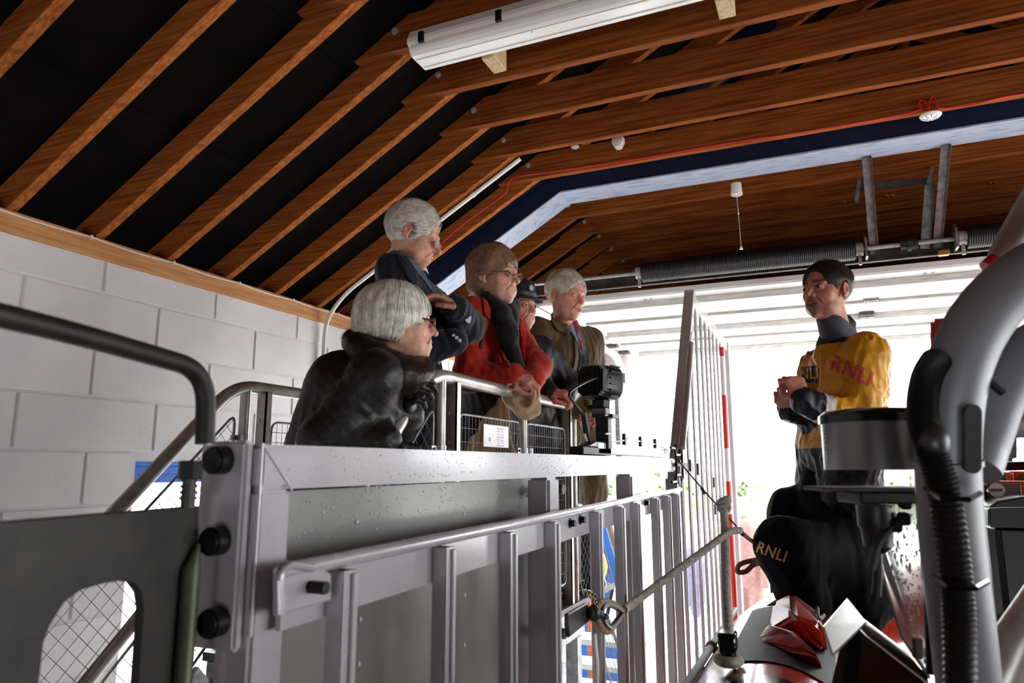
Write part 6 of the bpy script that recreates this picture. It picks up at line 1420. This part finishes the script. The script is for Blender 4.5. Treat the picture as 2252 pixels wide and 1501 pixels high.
# ------------------------------------------------ people out on the quay
def far_person(px, py, Y, label, col, hcol=(206, 190, 176)):
    h_ = onY(px, py, Y); r_ = thing('person', label, 'person', (h_[0], h_[1], -.02)); g0 = np.array([h_[0], h_[1], 0.]); z = h_[2]
    pr = [(g0+[0, 0, z-.25], g0+[0, 0, z-.75], .17, .16), (g0+[-.1, 0, z-.85], g0+[-.1, 0, .08], .1, .07), (g0+[.1, 0, z-.85], g0+[.1, 0, .08], .1, .07), (g0+[-.2, 0, z-.32], g0+[-.22, -.1, z-.85], .065, .05), (g0+[.2, 0, z-.32], g0+[.22, -.1, z-.85], .065, .05)]
    hd = [(g0+[0, 0, z+.02], g0+[0, -.02, z-.04], .095, .08), (g0+[0, 0, z-.05], g0+[0, 0, z-.25], .05, .06)]
    b_ = Body(); V, F = sdf_mesh(capsdf(hd+shrink(pr, .7), .03), *bounds(pr+hd, .05), .03); b_.add(V, F, np.tile(lc3((216, 170, 150)), (len(V), 1))); b_.build(r_)
    V, F = sdf_mesh(capsdf(pr, .04), *bounds(pr, .05), .03); np_mesh('clothes', V, F, 'cloth_vc', r_, np.tile(lc3(col), (len(V), 1)))
    V, F = sdf_mesh(lambda P: smax(sph(P, g0+[0, .0, z+.03], .112), z+.02-P[:, 2]-.3*(P[:, 1]-g0[1]), .01), g0+[-.2, -.2, z-.2], g0+[.2, .2, z+.2], .015); np_mesh('hair', V, F, 'hair_vc', r_, np.tile(lc3(hcol), (len(V), 1)))
far_person(1633, 1118, 9.2, 'bystander in a pinkish brown coat standing outside the open door', (150, 112, 106))
far_person(1510, 1190, 11.5, 'bystander in a dark coat glimpsed between the carriage bars outside', (84, 80, 104))
# ================================================================ OUTSIDE
struct(box((-40, YD+.25, -.25), (40, 60, -.02)).build('quay_ground', 'quay', loc=(0, 20, -.25)))
struct(box((-40, -12, -.25), (XW-.26, YD+.25, -.02)).build('yard_ground', 'quay', loc=(-10, 0, -.25)))
struct(box((XE+.26, -12, -.25), (40, YD+.25, -.02)).build('yard_ground', 'quay', loc=(10, 0, -.25)))
bk = MB(); rng = np.random.RandomState(11)
nx, ny = 60, 8; vs = []; fs = []
for j in range(ny):
    for i in range(nx): vs.append((-25+i*1.0, 32+j*1.5, -.2+min(2.2, j*.5)+.35*rng.rand()*(j > 0)))
for j in range(ny-1):
    for i in range(nx-1): fs.append((j*nx+i, j*nx+i+1, (j+1)*nx+i+1, (j+1)*nx+i))
struct(MB().add(vs, fs).build('far_bank', 'sea_bank', loc=(0, 38, -.2), smooth=True))
for k in range(16):
    x = -20+k*3.2; y = 33+rng.rand()*3; mb = MB()
    r0 = .5+.5*rng.rand()
    for q in range(70):
        c = np.array([x, y, .5+r0*.4]) + np.array([rng.randn()*r0*.6, rng.randn()*.4, abs(rng.randn())*r0*.5]); a, b = rng.randn(3), rng.randn(3); a /= np.linalg.norm(a); b = np.cross(a, b); b /= np.linalg.norm(b)
        mb.add([c, c+a*.16+b*.08, c+a*.3, c+a*.16-b*.08], [(0, 1, 2, 3)])
    tag(mb.build('shrub', 'leaf_green'), 'pale green shrub on the bank beyond the open door', 'shrub', 'shrubs on the far bank')
hs_ = thing('harbour_building', 'pale harbour building with blue window seen past the roll bar', 'building', (7.2, 26, 0))
box((5.6, 26, 0), (10.5, 30, 2.75)).build('wall', 'white_gloss', hs_); wv = box((6.2, 25.93, .9), (7.0, 26.0, 2.1)).build('window', 'blue_flaking', hs_); box((6.27, 25.91, 1.0), (6.93, 25.935, 2.0)).build('pane', mat('pane_blue', (140, 190, 225), .1), wv); box((5.4, 25.8, 2.75), (10.7, 30.2, 2.9)).build('roof', 'galv', hs_)
bl = thing('blue_door_leaf', 'bright blue door leaf standing open beyond the far stair', 'door leaf', (-2.35, 7.2, 0))
box((-2.6, 7.56, 0), (-2.0, 7.6, 1.78)).build('leaf', 'blue_paint', bl, bevel=.004); MB().tube([(-2.1, 7.545, 1.1), (-2.1, 7.545, 1.25)], .01, 8).build('pull_handle', 'zinc', bl)
hb = thing('hose_reel', 'yellow coiled hose hanging below the platform mesh', 'hose', (-2.0, 6.4, 0))
hc = onY(1315, 1245, 6.3)+np.array([-.12, 0, 0])
for k in range(3): MB().tube([hc+np.array([.17*math.cos(t), .03*k, .17*math.sin(t)]) for t in np.linspace(0, 2*math.pi, 22)[:-1]], .022, 8, closed=True).build('coil', 'yellow_paint', hb, smooth=True)
MB().cyl(hc+np.array([0, -.03, 0]), hc+np.array([0, .12, 0]), .05, 12).build('spindle', 'galv', hb); box((hc[0]-.03, hc[1]+.1, 0), (hc[0]+.03, hc[1]+.16, hc[2]+.05)).build('stand', 'galv', hb)
op = tag(MB().tube([onY(1298, 1170, 6.2), onY(1290, 1195, 6.2), np.array([-1.95, 6.2, .0])], .016, 8).build('orange_handle', 'orange_plastic'), 'orange handle leaning by the blue door beyond the mesh', 'handle')
